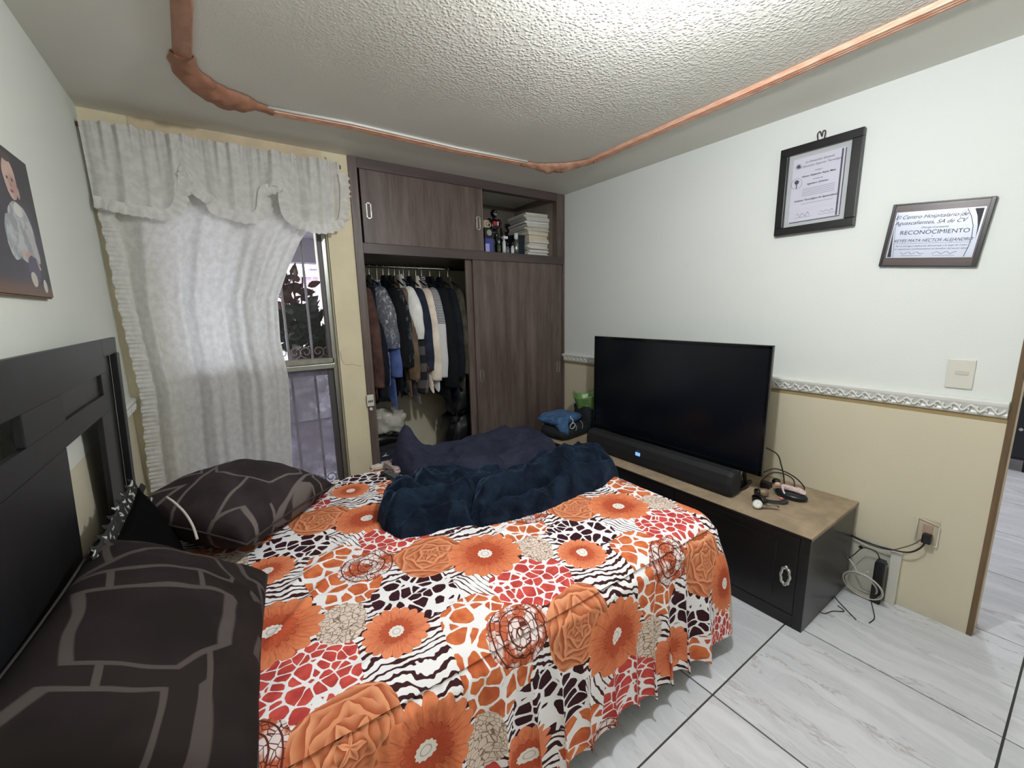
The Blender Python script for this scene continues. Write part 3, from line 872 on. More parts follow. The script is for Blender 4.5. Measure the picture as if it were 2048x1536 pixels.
def pull(x, z, door, y=-0.001):
    h = 0.048; w = 0.017
    bm = bmesh.new()
    add_box(bm, (x - w, y - 0.003, z + h - 0.008), (x + w, y + 0.002, z + h), 0.001)
    add_box(bm, (x - w, y - 0.003, z - h), (x + w, y + 0.002, z - h + 0.008), 0.001)
    add_box(bm, (x - w, y - 0.003, z - h), (x - w + 0.008, y + 0.002, z + h), 0.001)
    add_box(bm, (x + w - 0.008, y - 0.003, z - h), (x + w, y + 0.002, z + h), 0.001)
    o = bm_obj('recessed_pull', bm, M_antique, door)
    return o
d1 = box('upper_door', (-1.640, 0.0, ZS1 + 0.002), (-0.792, 0.018, ZT + 0.002), M_closet, cl, 0.0015)
box('door_edge', (-0.792, -0.002, ZS1 + 0.002), (-0.784, 0.018, ZT + 0.002), M_edge, d1)
pull(-1.600, 2.005, d1); pull(-0.822, 2.005, d1)
box('upper_door', (-1.64, 0.022, ZS1 + 0.002), (-0.795, 0.038, ZT + 0.002), M_closet, cl)
d2 = box('lower_door', (-0.880, 0.0, 0.045), (-0.024, 0.018, ZS0 + 0.002), M_closet, cl, 0.0015)
pull(-0.835, 0.895, d2); pull(-0.068, 0.895, d2)
box('lower_door', (-0.930, 0.022, 0.045), (-0.06, 0.038, ZS0 + 0.002), M_closet, cl, 0.0015)
lk = box('latch_plate', (-1.712, -0.022, 0.79), (-1.668, -0.012, 0.865), M_white, cl, 0.003)
boxes('latch_slot', [((-1.704 + 0.011*k, -0.0235, 0.815), (-1.698 + 0.011*k, -0.0215, 0.830)) for k in range(3)], M_dark, lk)
cyl('latch_button', (-1.690, -0.012, 0.772), (-1.690, -0.022, 0.772), 0.010, M_white, cl)
cyl('hanging_rod', (-1.705, 0.28, 1.705), (-0.05, 0.28, 1.705), 0.011, M_silver, cl, 12)

# ---- hanging clothes
def fabric(name, c1, c2=None, pattern=None, rough=0.85):
    m, nx, b = new_mat(name)
    x, y, z = nx.obj(); vec = nx.obj(raw=True)
    c2 = c2 or tuple(c*0.75 for c in c1)
    n = nx.noise(vec, 12.0, 3.0)
    col = nx.mix(nx.smooth(n, 0.35, 0.65), lin(c1), lin(c2))
    if pattern == 'plaid':
        a = nx.smooth(((y + x)*62.0).f('SINE'), -0.1, 0.1); c = nx.smooth((z*52.0).f('SINE'), -0.1, 0.1)
        col = nx.mix((a + c)*0.5, lin((34, 36, 42)), lin((112, 106, 108)))
    if pattern == 'check':
        a = nx.smooth(((y + x*2.0)*620.0).f('SINE'), 0.2, 0.6); c = nx.smooth((z*560.0).f('SINE'), 0.2, 0.6)
        top = nx.mix(a.f('MAXIMUM', c), lin((222, 222, 224)), lin((40, 44, 54)))
        col = nx.mix(z > 1.30, lin((206, 206, 208)), top)
    if pattern == 'plastic':
        f = nx.smooth(nx.noise(nx.comb(x*4.0, y*4.0, z*2.0), 11.0, 5.0, 0.7, 1.0), 0.50, 0.66)
        base = nx.mix(nx.smooth(z, 1.28, 1.02), lin((92, 96, 104)), lin((74, 92, 138)))
        col = nx.mix(f, base, lin((186, 188, 192)))
        rough = 0.2
    if pattern == 'streak':
        f = nx.smooth(nx.noise(nx.comb(x*9.0, y*9.0, z*1.6), 6.0, 4.0, 0.7), 0.52, 0.62)
        col = nx.mix(f, col, lin((92, 98, 104)))
    nx.put(b.inputs['Base Color'], col)
    b.inputs['Roughness'].default_value = rough; b.inputs['Specular IOR Level'].default_value = 0.2
    return m
M_cuff = fabric('dark_red_cuff', (92, 44, 42))
def garment(name, label, cat, x, m, length, hw=0.20, th=0.018, sleeve=0.50, srad=0.042, ztop=1.625, lean=0.0, cuff=None, seed=0, yc=0.28, flare=0.02):
    t = thing(name, label, cat, (x, yc, 1.705))
    r = np.random.RandomState(seed)
    ph = r.uniform(0, 6.28, 4)
    def fn(U, V):
        a = U*2*PI
        w = hw*(0.16 + 0.84*sstep(-0.04, 0.20, V)) + flare*V
        wv = 1 - 0.25*np.exp(-V*14)
        Yc = yc + w*np.cos(a)
        thk = th*(0.35 + 0.65*sstep(0, 0.15, V))*(1 + 0.30*np.sin(3*a + ph[0] + V*3) + 0.25*np.sin(5*a + ph[1] - V*4))
        X = x + thk*np.sin(a) + 0.007*np.sin(9*V + ph[2])*V + lean*V
        Z = ztop + 0.02 - length*V*1.02 - 0.115*np.abs(np.cos(a))**1.3*sstep(0, 0.14, V) + 0.018*np.sin(4*a + ph[3])*V
        return X, Yc, Z
    grid_obj('body', 28, 20, fn, m, t)
    if sleeve:
        for s in (-1, 1):
            y0 = yc + s*(hw - 0.01)
            y1 = yc + s*(hw + 0.028)
            pts = [(x, yc + s*(hw-0.09), ztop - 0.090), (x + 0.004, y0 - s*0.02, ztop - 0.145), (x + lean*0.3 + 0.010, y1 - s*0.005, ztop - 0.12 - sleeve*0.4),
                   (x + lean*0.6 + 0.016, y1, ztop - 0.11 - sleeve*0.75), (x + lean + 0.020, y1 - s*0.012, ztop - 0.11 - sleeve)]
            sl = tube('sleeve', spline(pts, 6), srad, m, t, 12, rfn=lambda q: srad*(0.75 + 0.5*min(q*3, 1)*(1 - 0.35*q) + 0.05*math.sin(q*19 + s)), flat=0.62)
            if cuff: tube('cuff', [Vector(pts[-1]) + Vector((0, 0, 0.03)), Vector(pts[-1]) - Vector((0, 0, 0.012))], srad*0.86, cuff, t, 12, flat=0.7)
    hk = [(x, yc, ztop + 0.0), (x, yc, 1.690), (x, yc - 0.013, 1.700), (x, yc - 0.014, 1.715), (x, yc, 1.7225), (x, yc + 0.012, 1.716)]
    tube('hanger_hook', spline(hk, 4), 0.0024, M_silver, t, 6)
    tube('hanger_arm', [(x, yc - hw + 0.03, ztop - 0.058), (x, yc, ztop + 0.006), (x, yc + hw - 0.03, ztop - 0.058)], 0.006, M_black, t, 6)
    return t
G = 0.0
garment('hanging_coat', 'brown coat hanging at the closet stile, first from the window', 'coat', -1.628, fabric('brown_wool', (96, 70, 64), (72, 52, 48)), 0.72, sleeve=0.62, seed=1, hw=0.21)
garment('hanging_jacket', 'dark navy jacket hanging between the brown coat and the plastic cover', 'jacket', -1.588, fabric('dark_navy_cloth', (24, 28, 40)), 0.70, seed=2, sleeve=0.6)
garment('garment_bag', 'clear plastic dry-cleaning cover over a grey and blue shirt', 'clothes', -1.545, fabric('plastic_cover', (90, 90, 96), pattern='plastic'), 0.62, hw=0.215, th=0.026, sleeve=0.36, srad=0.062, seed=3, lean=0.02)
garment('hanging_shirt', 'blue shirt hanging below the plastic cover', 'shirt', -1.492, fabric('blue_shirt_cloth', (86, 104, 158), (66, 84, 136)), 0.74, hw=0.19, th=0.030, sleeve=0.52, seed=4, ztop=1.58)
garment('hanging_shirt', 'plain black shirt hanging just right of the blue shirt', 'shirt', -1.448, fabric('black_cloth', (22, 22, 26)), 0.70, seed=5, hw=0.21)
garment('hanging_jacket', 'black grey-streaked jacket hanging between black shirt and tan jacket', 'jacket', -1.408, fabric('streaked_black', (28, 30, 34), pattern='streak'), 0.72, seed=6, th=0.022)
garment('hanging_jacket', 'tan brown jacket hanging left of the bright white shirt', 'jacket', -1.366, fabric('tan_cloth', (122, 104, 84), (98, 82, 66)), 0.71, seed=7, hw=0.19, sleeve=0.6)
garment('hanging_shirt', 'bright white shirt with a short folded sleeve hanging mid-rod', 'shirt', -1.330, fabric('bright_white_cloth', (242, 244, 240), (224, 226, 224)), 0.62, hw=0.20, th=0.024, sleeve=0.32, srad=0.048, seed=8, ztop=1.635)
garment('hanging_shirt', 'grey and black plaid flannel shirt hanging below the white sleeve', 'shirt', -1.300, fabric('plaid_flannel', (70, 70, 76), pattern='plaid'), 0.78, hw=0.17, th=0.026, sleeve=0.68, seed=9, ztop=1.60)
garment('hanging_jacket', 'navy jacket with dark red cuffs hanging before the cream shirt', 'jacket', -1.258, fabric('navy_twill', (44, 50, 66), (34, 38, 52)), 0.62, sleeve=0.54, cuff=M_cuff, seed=10, hw=0.195)
garment('hanging_shirt', 'long cream shirt hanging right of the navy jacket', 'shirt', -1.205, fabric('cream_cloth', (236, 224, 210), (216, 202, 188)), 0.70, sleeve=0.62, seed=11, th=0.030, hw=0.20)
garment('hanging_shirt', 'white shirt with a checked blue-black yoke, last pale one on the rod', 'shirt', -1.160, fabric('checked_cloth', (210, 210, 210), pattern='check'), 0.70, sleeve=0.60, srad=0.048, seed=12, th=0.026, hw=0.205)
garment('hanging_coat', 'big black overcoat hanging right of the checked shirt', 'coat', -1.095, fabric('black_overcoat', (20, 22, 28)), 0.80, hw=0.22, th=0.045, sleeve=0.68, srad=0.055, seed=13)
garment('hanging_coat', 'very dark blue suit hanging between overcoat and olive coat', 'suit', -1.015, fabric('midnight_suit', (26, 30, 40)), 0.80, hw=0.20, th=0.035, sleeve=0.62, seed=14)
garment('hanging_coat', 'olive brown coat hanging half behind the sliding door', 'coat', -0.945, fabric('olive_cloth', (84, 80, 68), (64, 60, 52)), 0.72, hw=0.19, th=0.030, sleeve=0.60, seed=15)
# trousers and dark bags below the jackets
def soft(name, label, cat, c, size, m, seed=0, amp=0.25, parent=None, pw=0.55, f=3.0):
    def fn(U, V):
        a = U*2*PI; p = (V-0.5)*PI
        cx, sx, cp, sp = np.cos(a), np.sin(a), np.cos(p), np.sin(p)
        e = lambda q: np.sign(q)*np.abs(q)**pw
        X = e(cx)*np.abs(cp)**pw; Y = e(sx)*np.abs(cp)**pw; Z = e(sp)
        n = 1 + amp*(wob(cx*cp*2.2 + seed, sp*2.2 + sx*1.4, seed + 3, f) )*0.5
        return c[0] + size[0]/2*X*n, c[1] + size[1]/2*Y*n, c[2] + size[2]/2*Z*n
    o = grid_obj(name, 36, 24, fn, m, parent)
    if label: tag(o, label, cat)
    return o
M_bagd = mat('black_nylon', (20, 21, 26), 0.5, bump=0.2, bscale=30)
def bag(name, label, c, size, seed, m=M_bagd, cat='bag'):
    t = thing(name, label, cat, (c[0], c[1], c[2] - size[2]/2))
    soft('body', None, None, c, size, m, seed, 0.3, t)
    zt = c[2] + size[2]*0.42
    tube('strap', spline([(c[0]-size[0]*0.2, c[1]-size[1]*0.2, zt), (c[0]-size[0]*0.12, c[1]-size[1]*0.35, zt+0.07), (c[0]+size[0]*0.12, c[1]-size[1]*0.35, zt+0.07), (c[0]+size[0]*0.2, c[1]-size[1]*0.2, zt)], 5), 0.007, m, t, 6)
    return t
bag('hanging_bag', 'dark cloth bag hanging under the coats at the closet stile', (-1.53, 0.22, 0.865), (0.20, 0.16, 0.22), 21)
bag('black_handbag', 'small black bag with a silver stud under the olive coat', (-0.90, 0.25, 0.70), (0.24, 0.22, 0.26), 22)
bag('black_backpack', 'black backpack with pale strap standing behind the door in the closet', (-0.86, 0.30, 0.33), (0.34, 0.30, 0.50), 23)
cyl('silver_stud', (-0.975, 0.125, 0.735), (-0.975, 0.115, 0.735), 0.008, M_silver, bpy.data.objects['black_handbag'])
tube('webbing', spline([(-0.985, 0.15, 0.60), (-1.01, 0.14, 0.50), (-1.03, 0.14, 0.38), (-1.08, 0.14, 0.26)], 6), 0.009, M_lace, bpy.data.objects['black_backpack'], 6, flat=0.4)
# shoe boxes with shoes on top
M_shoebox = mat('slate_blue_cardboard', (44, 45, 62), 0.6, var=0.08)
M_paperw = mat('white_label', (214, 214, 220), 0.6)
def shoebox(z, label, lid=True, m=M_shoebox, x=-1.49, w=0.30):
    t = thing('shoe_box', label, 'box', (x, 0.22, z))
    box('box_body', (x-w/2, 0.08, z), (x+w/2, 0.42, z+0.10), m, t, 0.002)
    box('box_lid', (x-w/2-0.004, 0.076, z+0.088), (x+w/2+0.004, 0.424, z+0.125), m, t, 0.002)
    return t
s1 = shoebox(0.05, 'black shoe box, lowest of the stack in the closet', m=M_black)
s2 = shoebox(0.177, 'dark shoe box with an oval finger hole, middle of the stack', m=mat('dark_carton', (30, 30, 36), 0.6))
cyl('finger_hole', (-1.60, 0.0795, 0.225), (-1.60, 0.078, 0.225), 0.018, M_dark, s2, 16)
s3 = shoebox(0.304, 'slate blue shoe box with white printed labels, topmost of the stack')
box('paper_label', (-1.625, 0.0745, 0.315), (-1.575, 0.0790, 0.365), M_paperw, s3)
mesh_obj('logo_mark', [(-1.62, 0.0752, 0.400), (-1.565, 0.0752, 0.400), (-1.590, 0.0752, 0.407), (-1.583, 0.0752, 0.424), (-1.598, 0.0752, 0.410)], [(0, 1, 2, 3, 4)], M_paperw, s3)
def shoe(label, x, y, z, rot, m, sole):
    t = thing('shoe', label, 'shoe', (x, y, z), local=True, rotz=rot, group=None)
    prof = [(-0.14, 0.034, 0.075), (-0.12, 0.040, 0.088), (-0.06, 0.040, 0.082), (0.0, 0.040, 0.062), (0.06, 0.046, 0.046), (0.11, 0.044, 0.038), (0.145, 0.022, 0.024)]
    V = []; Fc = []; seg = 12
    for px, w, h in prof:
        for k in range(seg):
            a = 2*PI*k/seg
            V.append((px, w*math.cos(a), 0.016 + h/2 + h/2*math.sin(a)))
    for i in range(len(prof)-1):
        for k in range(seg):
            l = (k+1) % seg; Fc.append((i*seg+k, i*seg+l, (i+1)*seg+l, (i+1)*seg+k))
    Fc.append(tuple(range(seg-1, -1, -1))); Fc.append(tuple((len(prof)-1)*seg+k for k in range(seg)))
    mesh_obj('upper', V, Fc, m, t, smooth=True)
    V = [(px*1.03, s*w*1.02, zz) for zz in (0, 0.02) for s in (-1, 1) for px, w, h in prof]
    n = len(prof)
    Fc = []
    for i in range(n-1):
        Fc += [(i, i+1, 2*n+i+1, 2*n+i), (n+i+1, n+i, 3*n+i, 3*n+i+1), (i+1, i, n+i, n+i+1), (2*n+i, 2*n+i+1, 3*n+i+1, 3*n+i)]
    Fc += [(0, 2*n, 3*n, n), (n-1, 2*n-1, 4*n-1, 3*n-1)]
    mesh_obj('sole', V, Fc, sole, t)
    for q in (-0.03, 0.0, 0.03):
        tube('lace', [(q, -0.025, 0.088 - q*0.35), (q, 0, 0.094 - q*0.35), (q, 0.025, 0.088 - q*0.35)], 0.003, sole, t, 5)
    return t
shoe('black shoe lying on the top shoe box in the closet', -1.50, 0.20, 0.431, 0.25, M_black, mat('dark_sole', (40, 38, 38), 0.7))
shoe('grey shoe at the back of the top shoe box', -1.52, 0.345, 0.431, 0.1, mat('grey_shoe', (120, 118, 112), 0.7), mat('pale_sole', (170, 168, 160), 0.7))
M_clearbag = fabric('crumpled_clear_plastic', (150, 148, 136), (196, 194, 186), rough=0.25)
o = soft('plastic_bag', 'crumpled translucent plastic bag on the shoes in the closet', 'bag', (-1.51, 0.26, 0.60), (0.24, 0.20, 0.18), M_clearbag, 31, 0.45, f=5.0)

# ---- upper shelf
zs = ZS1
r = random.Random(4)
paper_cols = [(206, 206, 198), (222, 220, 210), (190, 188, 180), (226, 224, 220), (214, 206, 186), (196, 196, 190)]
pmats = [mat('aged_paper', c, 0.8, var=0.05) for c in paper_cols] + [mat('dark_folder', (52, 58, 62), 0.7), mat('grey_folder', (120, 122, 120), 0.7)]
z = zs
hs = [0.020, 0.016, 0.018, 0.008, 0.010, 0.022, 0.016, 0.012, 0.020, 0.026, 0.030, 0.014, 0.012, 0.010, 0.022, 0.018, 0.016, 0.012, 0.016, 0.020]
ms = [0, 3, 1, 6, 3, 1, 4, 3, 4, 4, 4, 2, 0, 2, 0, 6, 5, 0, 2, 0]
for k, (h, mi) in enumerate(zip(hs, ms)):
    top = k >= 11
    cx = -0.185 + r.uniform(-0.010, 0.010) + (0.004 if top else 0); w = 0.225 + r.uniform(-0.01, 0.012); dp = 0.29
    rot = r.uniform(-0.05, 0.05) + (-0.10 if top else 0)
    m4 = Matrix.Translation((cx, 0.25 + r.uniform(-0.015, 0.01), z)) @ Matrix.Rotation(rot, 4, 'Z')
    ords = ['lowest', 'second', 'third', 'fourth', 'fifth', 'sixth', 'seventh', 'eighth', 'ninth', 'tenth', 'eleventh', 'twelfth', 'thirteenth', 'fourteenth', 'fifteenth', 'sixteenth', 'seventeenth', 'eighteenth', 'nineteenth', 'topmost']
    coln = ['grey-white', 'off-white', 'grey', 'white', 'yellowed', 'pale grey', 'dark green-grey', 'grey'][mi]
    lab = (f'{coln} folder, {ords[k]} in the pile on the upper closet shelf' if k in (0, 19) else f'{coln} folder, {ords[k]} from the bottom of the pile on the upper closet shelf')
    t = thing('notebook', lab, 'notebook', (cx, 0.25, z), group='notebooks and folders piled on the upper closet shelf')
    box('page_block', (-w/2, -dp/2, 0.0012), (w/2 - 0.003, dp/2, h - 0.0012), pmats[mi if mi < 6 else 3], t, 0, m4)
    cm = pmats[mi if mi >= 6 else (mi + 2) % 6]
    box('cover', (-w/2 - 0.002, -dp/2 - 0.002, 0), (w/2, dp/2, 0.0014), cm, t, 0, m4)
    box('cover', (-w/2 - 0.002, -dp/2 - 0.002, h - 0.0014), (w/2, dp/2, h - 0.0001), cm, t, 0, m4)
    z += h + 0.0005
t = thing('document_box', 'dark navy box standing beside the pile of notebooks', 'box', (-0.35, 0.25, zs))
box('box_body', (-0.405, 0.14, zs), (-0.305, 0.36, zs + 0.150), mat('navy_carton', (22, 30, 42), 0.6), t, 0.003)
box('box_lid', (-0.408, 0.137, zs + 0.150), (-0.302, 0.363, zs + 0.172), mat('navy_carton_lid', (26, 34, 48), 0.6), t, 0.003)
def bottle(name, label, x, y, r0, h, m, cap, capm, neck=0.35, mat2=None):
    t = thing(name, label, 'bottle', (x, y, zs))
    cyl('body', (x, y, zs), (x, y, zs + h), r0, m, t, 20, bev=0.003)
    cyl('neck', (x, y, zs + h), (x, y, zs + h + 0.012), r0*0.6, m, t, 16, r2=r0*neck)
    cyl('cap', (x, y, zs + h + 0.010), (x, y, zs + h + cap), r0*neck*1.25, capm, t, 16)
    if mat2: cyl('bottle_label', (x, y, zs + h*0.25), (x, y, zs + h*0.7), r0*1.015, mat2, t, 20)
    return t
M_met = mat('brushed_can', (170, 178, 176), 0.28, metal=0.8)
M_whiteb = mat('white_bottle_plastic', (220, 222, 222), 0.35)
bottle('spray_can', 'tall silver spray can beside the dark box on the closet shelf', -0.428, 0.09, 0.019, 0.115, M_met, 0.055, M_whiteb, 0.7)
sp = bottle('spray_bottle', 'white trigger spray bottle below the dark toy figure', -0.550, 0.08, 0.014, 0.10, M_whiteb, 0.040, M_whiteb, 0.5)
box('trigger', (-0.565, 0.060, zs + 0.115), (-0.525, 0.090, zs + 0.135), M_whiteb, sp, 0.003)
bottle('glass_bottle', 'small clear bottle with dark cap between the spray bottle and can', -0.505, 0.10, 0.017, 0.055, mat('greenish_glass_liquid', (110, 126, 130), 0.1), 0.050, M_black, 0.6)
bottle('glass_bottle', 'small white-labelled bottle with black cap beside the silver can', -0.474, 0.075, 0.014, 0.060, M_whiteb, 0.045, M_black, 0.6)
bottle('glass_bottle', 'little olive bottle behind the white trigger spray', -0.585, 0.10, 0.016, 0.070, mat('olive_liquid', (84, 88, 62), 0.15), 0.040, M_met, 0.6)
t = thing('blue_carton', 'blue and lilac carton at the edge of the sliding door', 'box', (-0.735, 0.10, zs))
box('box_body', (-0.7250, 0.07, zs), (-0.6500, 0.14, zs + 0.110), mat('royal_blue_carton', (62, 74, 140), 0.5), t, 0.002)
box('front_panel', (-0.7250, 0.0685, zs), (-0.6900, 0.0705, zs + 0.070), mat('lilac_panel', (170, 176, 226), 0.5), t)
box('front_band', (-0.7250, 0.068, zs + 0.070), (-0.6900, 0.0705, zs + 0.108), mat('violet_panel', (70, 64, 150), 0.5), t)
t = thing('black_gift_box', 'black box with a silver disc standing on the blue carton', 'box', (-0.735, 0.10, zs + 0.11))
box('box_body', (-0.7270, 0.07, zs + 0.11), (-0.6550, 0.14, zs + 0.185), M_black, t, 0.003)
cyl('silver_disc', (-0.6900, 0.0695, zs + 0.150), (-0.6900, 0.067, zs + 0.150), 0.022, M_met, t, 20)
t = thing('cream_mug', 'cream mug printed with a dark letter G on the black box', 'mug', (-0.745, 0.10, zs + 0.186))
cyl('body', (-0.7000, 0.10, zs + 0.186), (-0.7000, 0.10, zs + 0.240), 0.026, mat('cream_mug_glaze', (208, 190, 160), 0.3), t, 20)
tube('handle', spline([(-0.675, 0.10, zs + 0.232), (-0.660, 0.10, zs + 0.226), (-0.658, 0.10, zs + 0.204), (-0.675, 0.10, zs + 0.196)], 5), 0.004, mat('mug_handle', (208, 190, 160), 0.3), t, 6)
tx = bpy.data.curves.new('letter', 'FONT'); tx.body = 'G'; tx.size = 0.042; tx.align_x = 'CENTER'; tx.extrude = 0.0006
to = font_mesh('letter', tx, M_dark, t)
to.location = (-0.700, 0.0730, zs + 0.198); to.rotation_euler = (PI/2, 0, 0)
# plain jointed toy figure, arms hanging, with a red and white chest badge
M_toy = mat('glossy_black_toy', (18, 18, 20), 0.15)
fg = thing('toy_figure', 'tall black jointed toy figure with a red chest badge on the shelf', 'toy', (-0.585, 0.16, zs))
fx0, fy0, k_ = -0.585, 0.16, 1.0
soft('torso', None, None, (fx0, fy0, zs + 0.232), (0.080, 0.045, 0.085), M_toy, 40, 0.05, fg, 0.75)
soft('hips', None, None, (fx0, fy0, zs + 0.172), (0.055, 0.042, 0.045), M_toy, 41, 0.05, fg, 0.8)
hd = soft('head', None, None, (fx0, fy0, zs + 0.315), (0.052, 0.052, 0.062), M_toy, 42, 0.03, fg, 0.95)
box('face_plate', (fx0 - 0.010, fy0 - 0.0275, zs + 0.296), (fx0 + 0.010, fy0 - 0.022, zs + 0.312), M_met, hd, 0.002)
box('brow', (fx0 - 0.010, fy0 - 0.0275, zs + 0.320), (fx0 + 0.004, fy0 - 0.023, zs + 0.326), M_met, hd, 0.001)
cyl('neck', (fx0, fy0, zs + 0.268), (fx0, fy0, zs + 0.290), 0.012, M_toy, fg)
for s in (-1, 1):
    ax_ = fx0 + s*0.052
    tube('arm', spline([(fx0 + s*0.036, fy0, zs + 0.262), (ax_, fy0, zs + 0.255), (ax_ + s*0.010, fy0, zs + 0.215), (ax_ + s*0.010, fy0 - 0.010, zs + 0.170), (ax_ + s*0.008, fy0 - 0.015, zs + 0.150)], 5), 0.013, M_toy, fg, 10, rfn=lambda q: 0.014*(1 - 0.35*q) + 0.003*math.sin(q*9))
    tube('leg', spline([(fx0 + s*0.016, fy0, zs + 0.165), (fx0 + s*0.020, fy0, zs + 0.12), (fx0 + s*0.022, fy0, zs + 0.07), (fx0 + s*0.024, fy0, zs + 0.012)], 5), 0.016, M_toy, fg, 10, rfn=lambda q: 0.018*(1 - 0.4*q) + 0.002*math.sin(q*11))
    box('foot', (fx0 + s*0.024 - 0.012, fy0 - 0.032, zs), (fx0 + s*0.024 + 0.012, fy0 + 0.014, zs + 0.014), M_toy, fg, 0.004)
box('chest_badge', (fx0 - 0.022, fy0 - 0.026, zs + 0.222), (fx0 + 0.016, fy0 - 0.021, zs + 0.252), mat('red_badge', (190, 40, 44), 0.4), fg, 0.002)
box('badge_flash', (fx0 + 0.014, fy0 - 0.026, zs + 0.222), (fx0 + 0.026, fy0 - 0.021, zs + 0.252), M_paperw, fg, 0.001)
# ---------------------------------------------------------------- bed
BX0, BX1, BY0, BY1, BZ = -2.76, -0.905, -1.930, -0.575, 0.58
bed = thing('bed', 'wooden double bed with mattress under the floral bedspread', 'bed', (-1.83, -1.25, 0))
boxes('side_rail', [((BX0 + 0.01, BY0 + 0.03, 0.13), (BX1 - 0.02, BY0 + 0.055, 0.30)), ((BX0 + 0.01, BY1 - 0.055, 0.13), (BX1 - 0.02, BY1 - 0.03, 0.30))], M_bedwood, bed, 0.002)
box('foot_rail', (BX1 - 0.045, BY0 + 0.03, 0.13), (BX1 - 0.02, BY1 - 0.03, 0.30), M_bedwood, bed, 0.002)
box('bed_base', (BX0 + 0.01, BY0 + 0.056, 0.27), (BX1 - 0.046, BY1 - 0.056, 0.30), M_bedwood, bed)
for lx in (BX0 + 0.06, -1.83, BX1 - 0.065):
    for ly in (BY0 + 0.045, BY1 - 0.045):
        cyl('leg', (lx, ly, 0), (lx, ly, 0.14), 0.024, M_bedwood, bed, 14, r2=0.032)
box('mattress', (BX0 + 0.01, BY0 + 0.02, 0.301), (BX1 - 0.02, BY1 - 0.02, BZ - 0.012), mat('mattress_ticking', (200, 196, 190), 0.8), bed, 0.035)

RC = 0.10
ix0, ix1, iy0, iy1 = BX0 + 0.02, BX1 - RC, BY0 + RC, BY1 - RC
def spread_top(U, V):
    px = BX0 + (BX1-BX0)*U; py = BY0 + (BY1-BY0)*V
    qx = np.clip(px, ix0 - 1, ix1); qy = np.clip(py, iy0, iy1)
    dx, dy = px-qx, py-qy
    m = np.maximum(np.abs(dx), np.abs(dy)); n = np.hypot(dx, dy) + 1e-12
    ppx = qx + dx/n*m; ppy = qy + dy/n*m
    e = np.clip(RC - m, 0, 1)
    e = np.where((px <= ix1) & (py >= iy0) & (py <= iy1), np.minimum(np.minimum(ix1 + RC - px, py - BY0), BY1 - py), e)
    z = BZ - 0.030*np.clip(1 - e/0.05, 0, 1)**2
    z = z + 0.0035*wob(px*5, py*5, 3, 1.6)*np.clip(e/0.05, 0, 1) + 0.002*wob(px*14, py*9, 5, 2.0)
    for pts, a, w in (([(-2.35, -1.40), (-2.1, -1.20), (-1.9, -1.16)], 0.007, 0.018), ([(-2.44, -1.47), (-2.2, -1.52), (-2.05, -1.42)], 0.006, 0.015), ([(-1.95, -1.50), (-1.8, -1.56), (-1.65, -1.52)], 0.005, 0.016),
                      ([(-2.4, -1.75), (-2.1, -1.66), (-1.85, -1.70)], 0.006, 0.02), ([(-1.4, -1.75), (-1.15, -1.68), (-1.0, -1.72)], 0.005, 0.02), ([(-2.2, -1.05), (-2.0, -1.28), (-1.85, -1.36)], 0.006, 0.013),
                      ([(-1.25, -1.55), (-1.0, -1.6)], 0.005, 0.015), ([(-2.42, -1.60), (-2.25, -1.42), (-2.02, -1.36), (-1.8, -1.44)], 0.008, 0.012), ([(-2.30, -1.82), (-2.05, -1.78), (-1.75, -1.82), (-1.5, -1.78)], 0.006, 0.014),
                      ([(-1.62, -1.62), (-1.35, -1.68), (-1.1, -1.80)], 0.006, 0.012), ([(-2.2, -0.72), (-2.0, -0.92), (-1.98, -1.02)], 0.005, 0.012)):
        z = z + a*np.exp(-(polydist(ppx, ppy, pts)/w)**2)
    return ppx, ppy, z
def spread_uv(U, V):
    X, Y, Z = spread_top(U, V); return X, Y
sp_o = grid_obj('bedspread', 260, 190, spread_top, M_spread, None, spread_uv)
tag(sp_o, 'white bedspread printed with orange flowers and animal skins over the bed', 'bedspread')

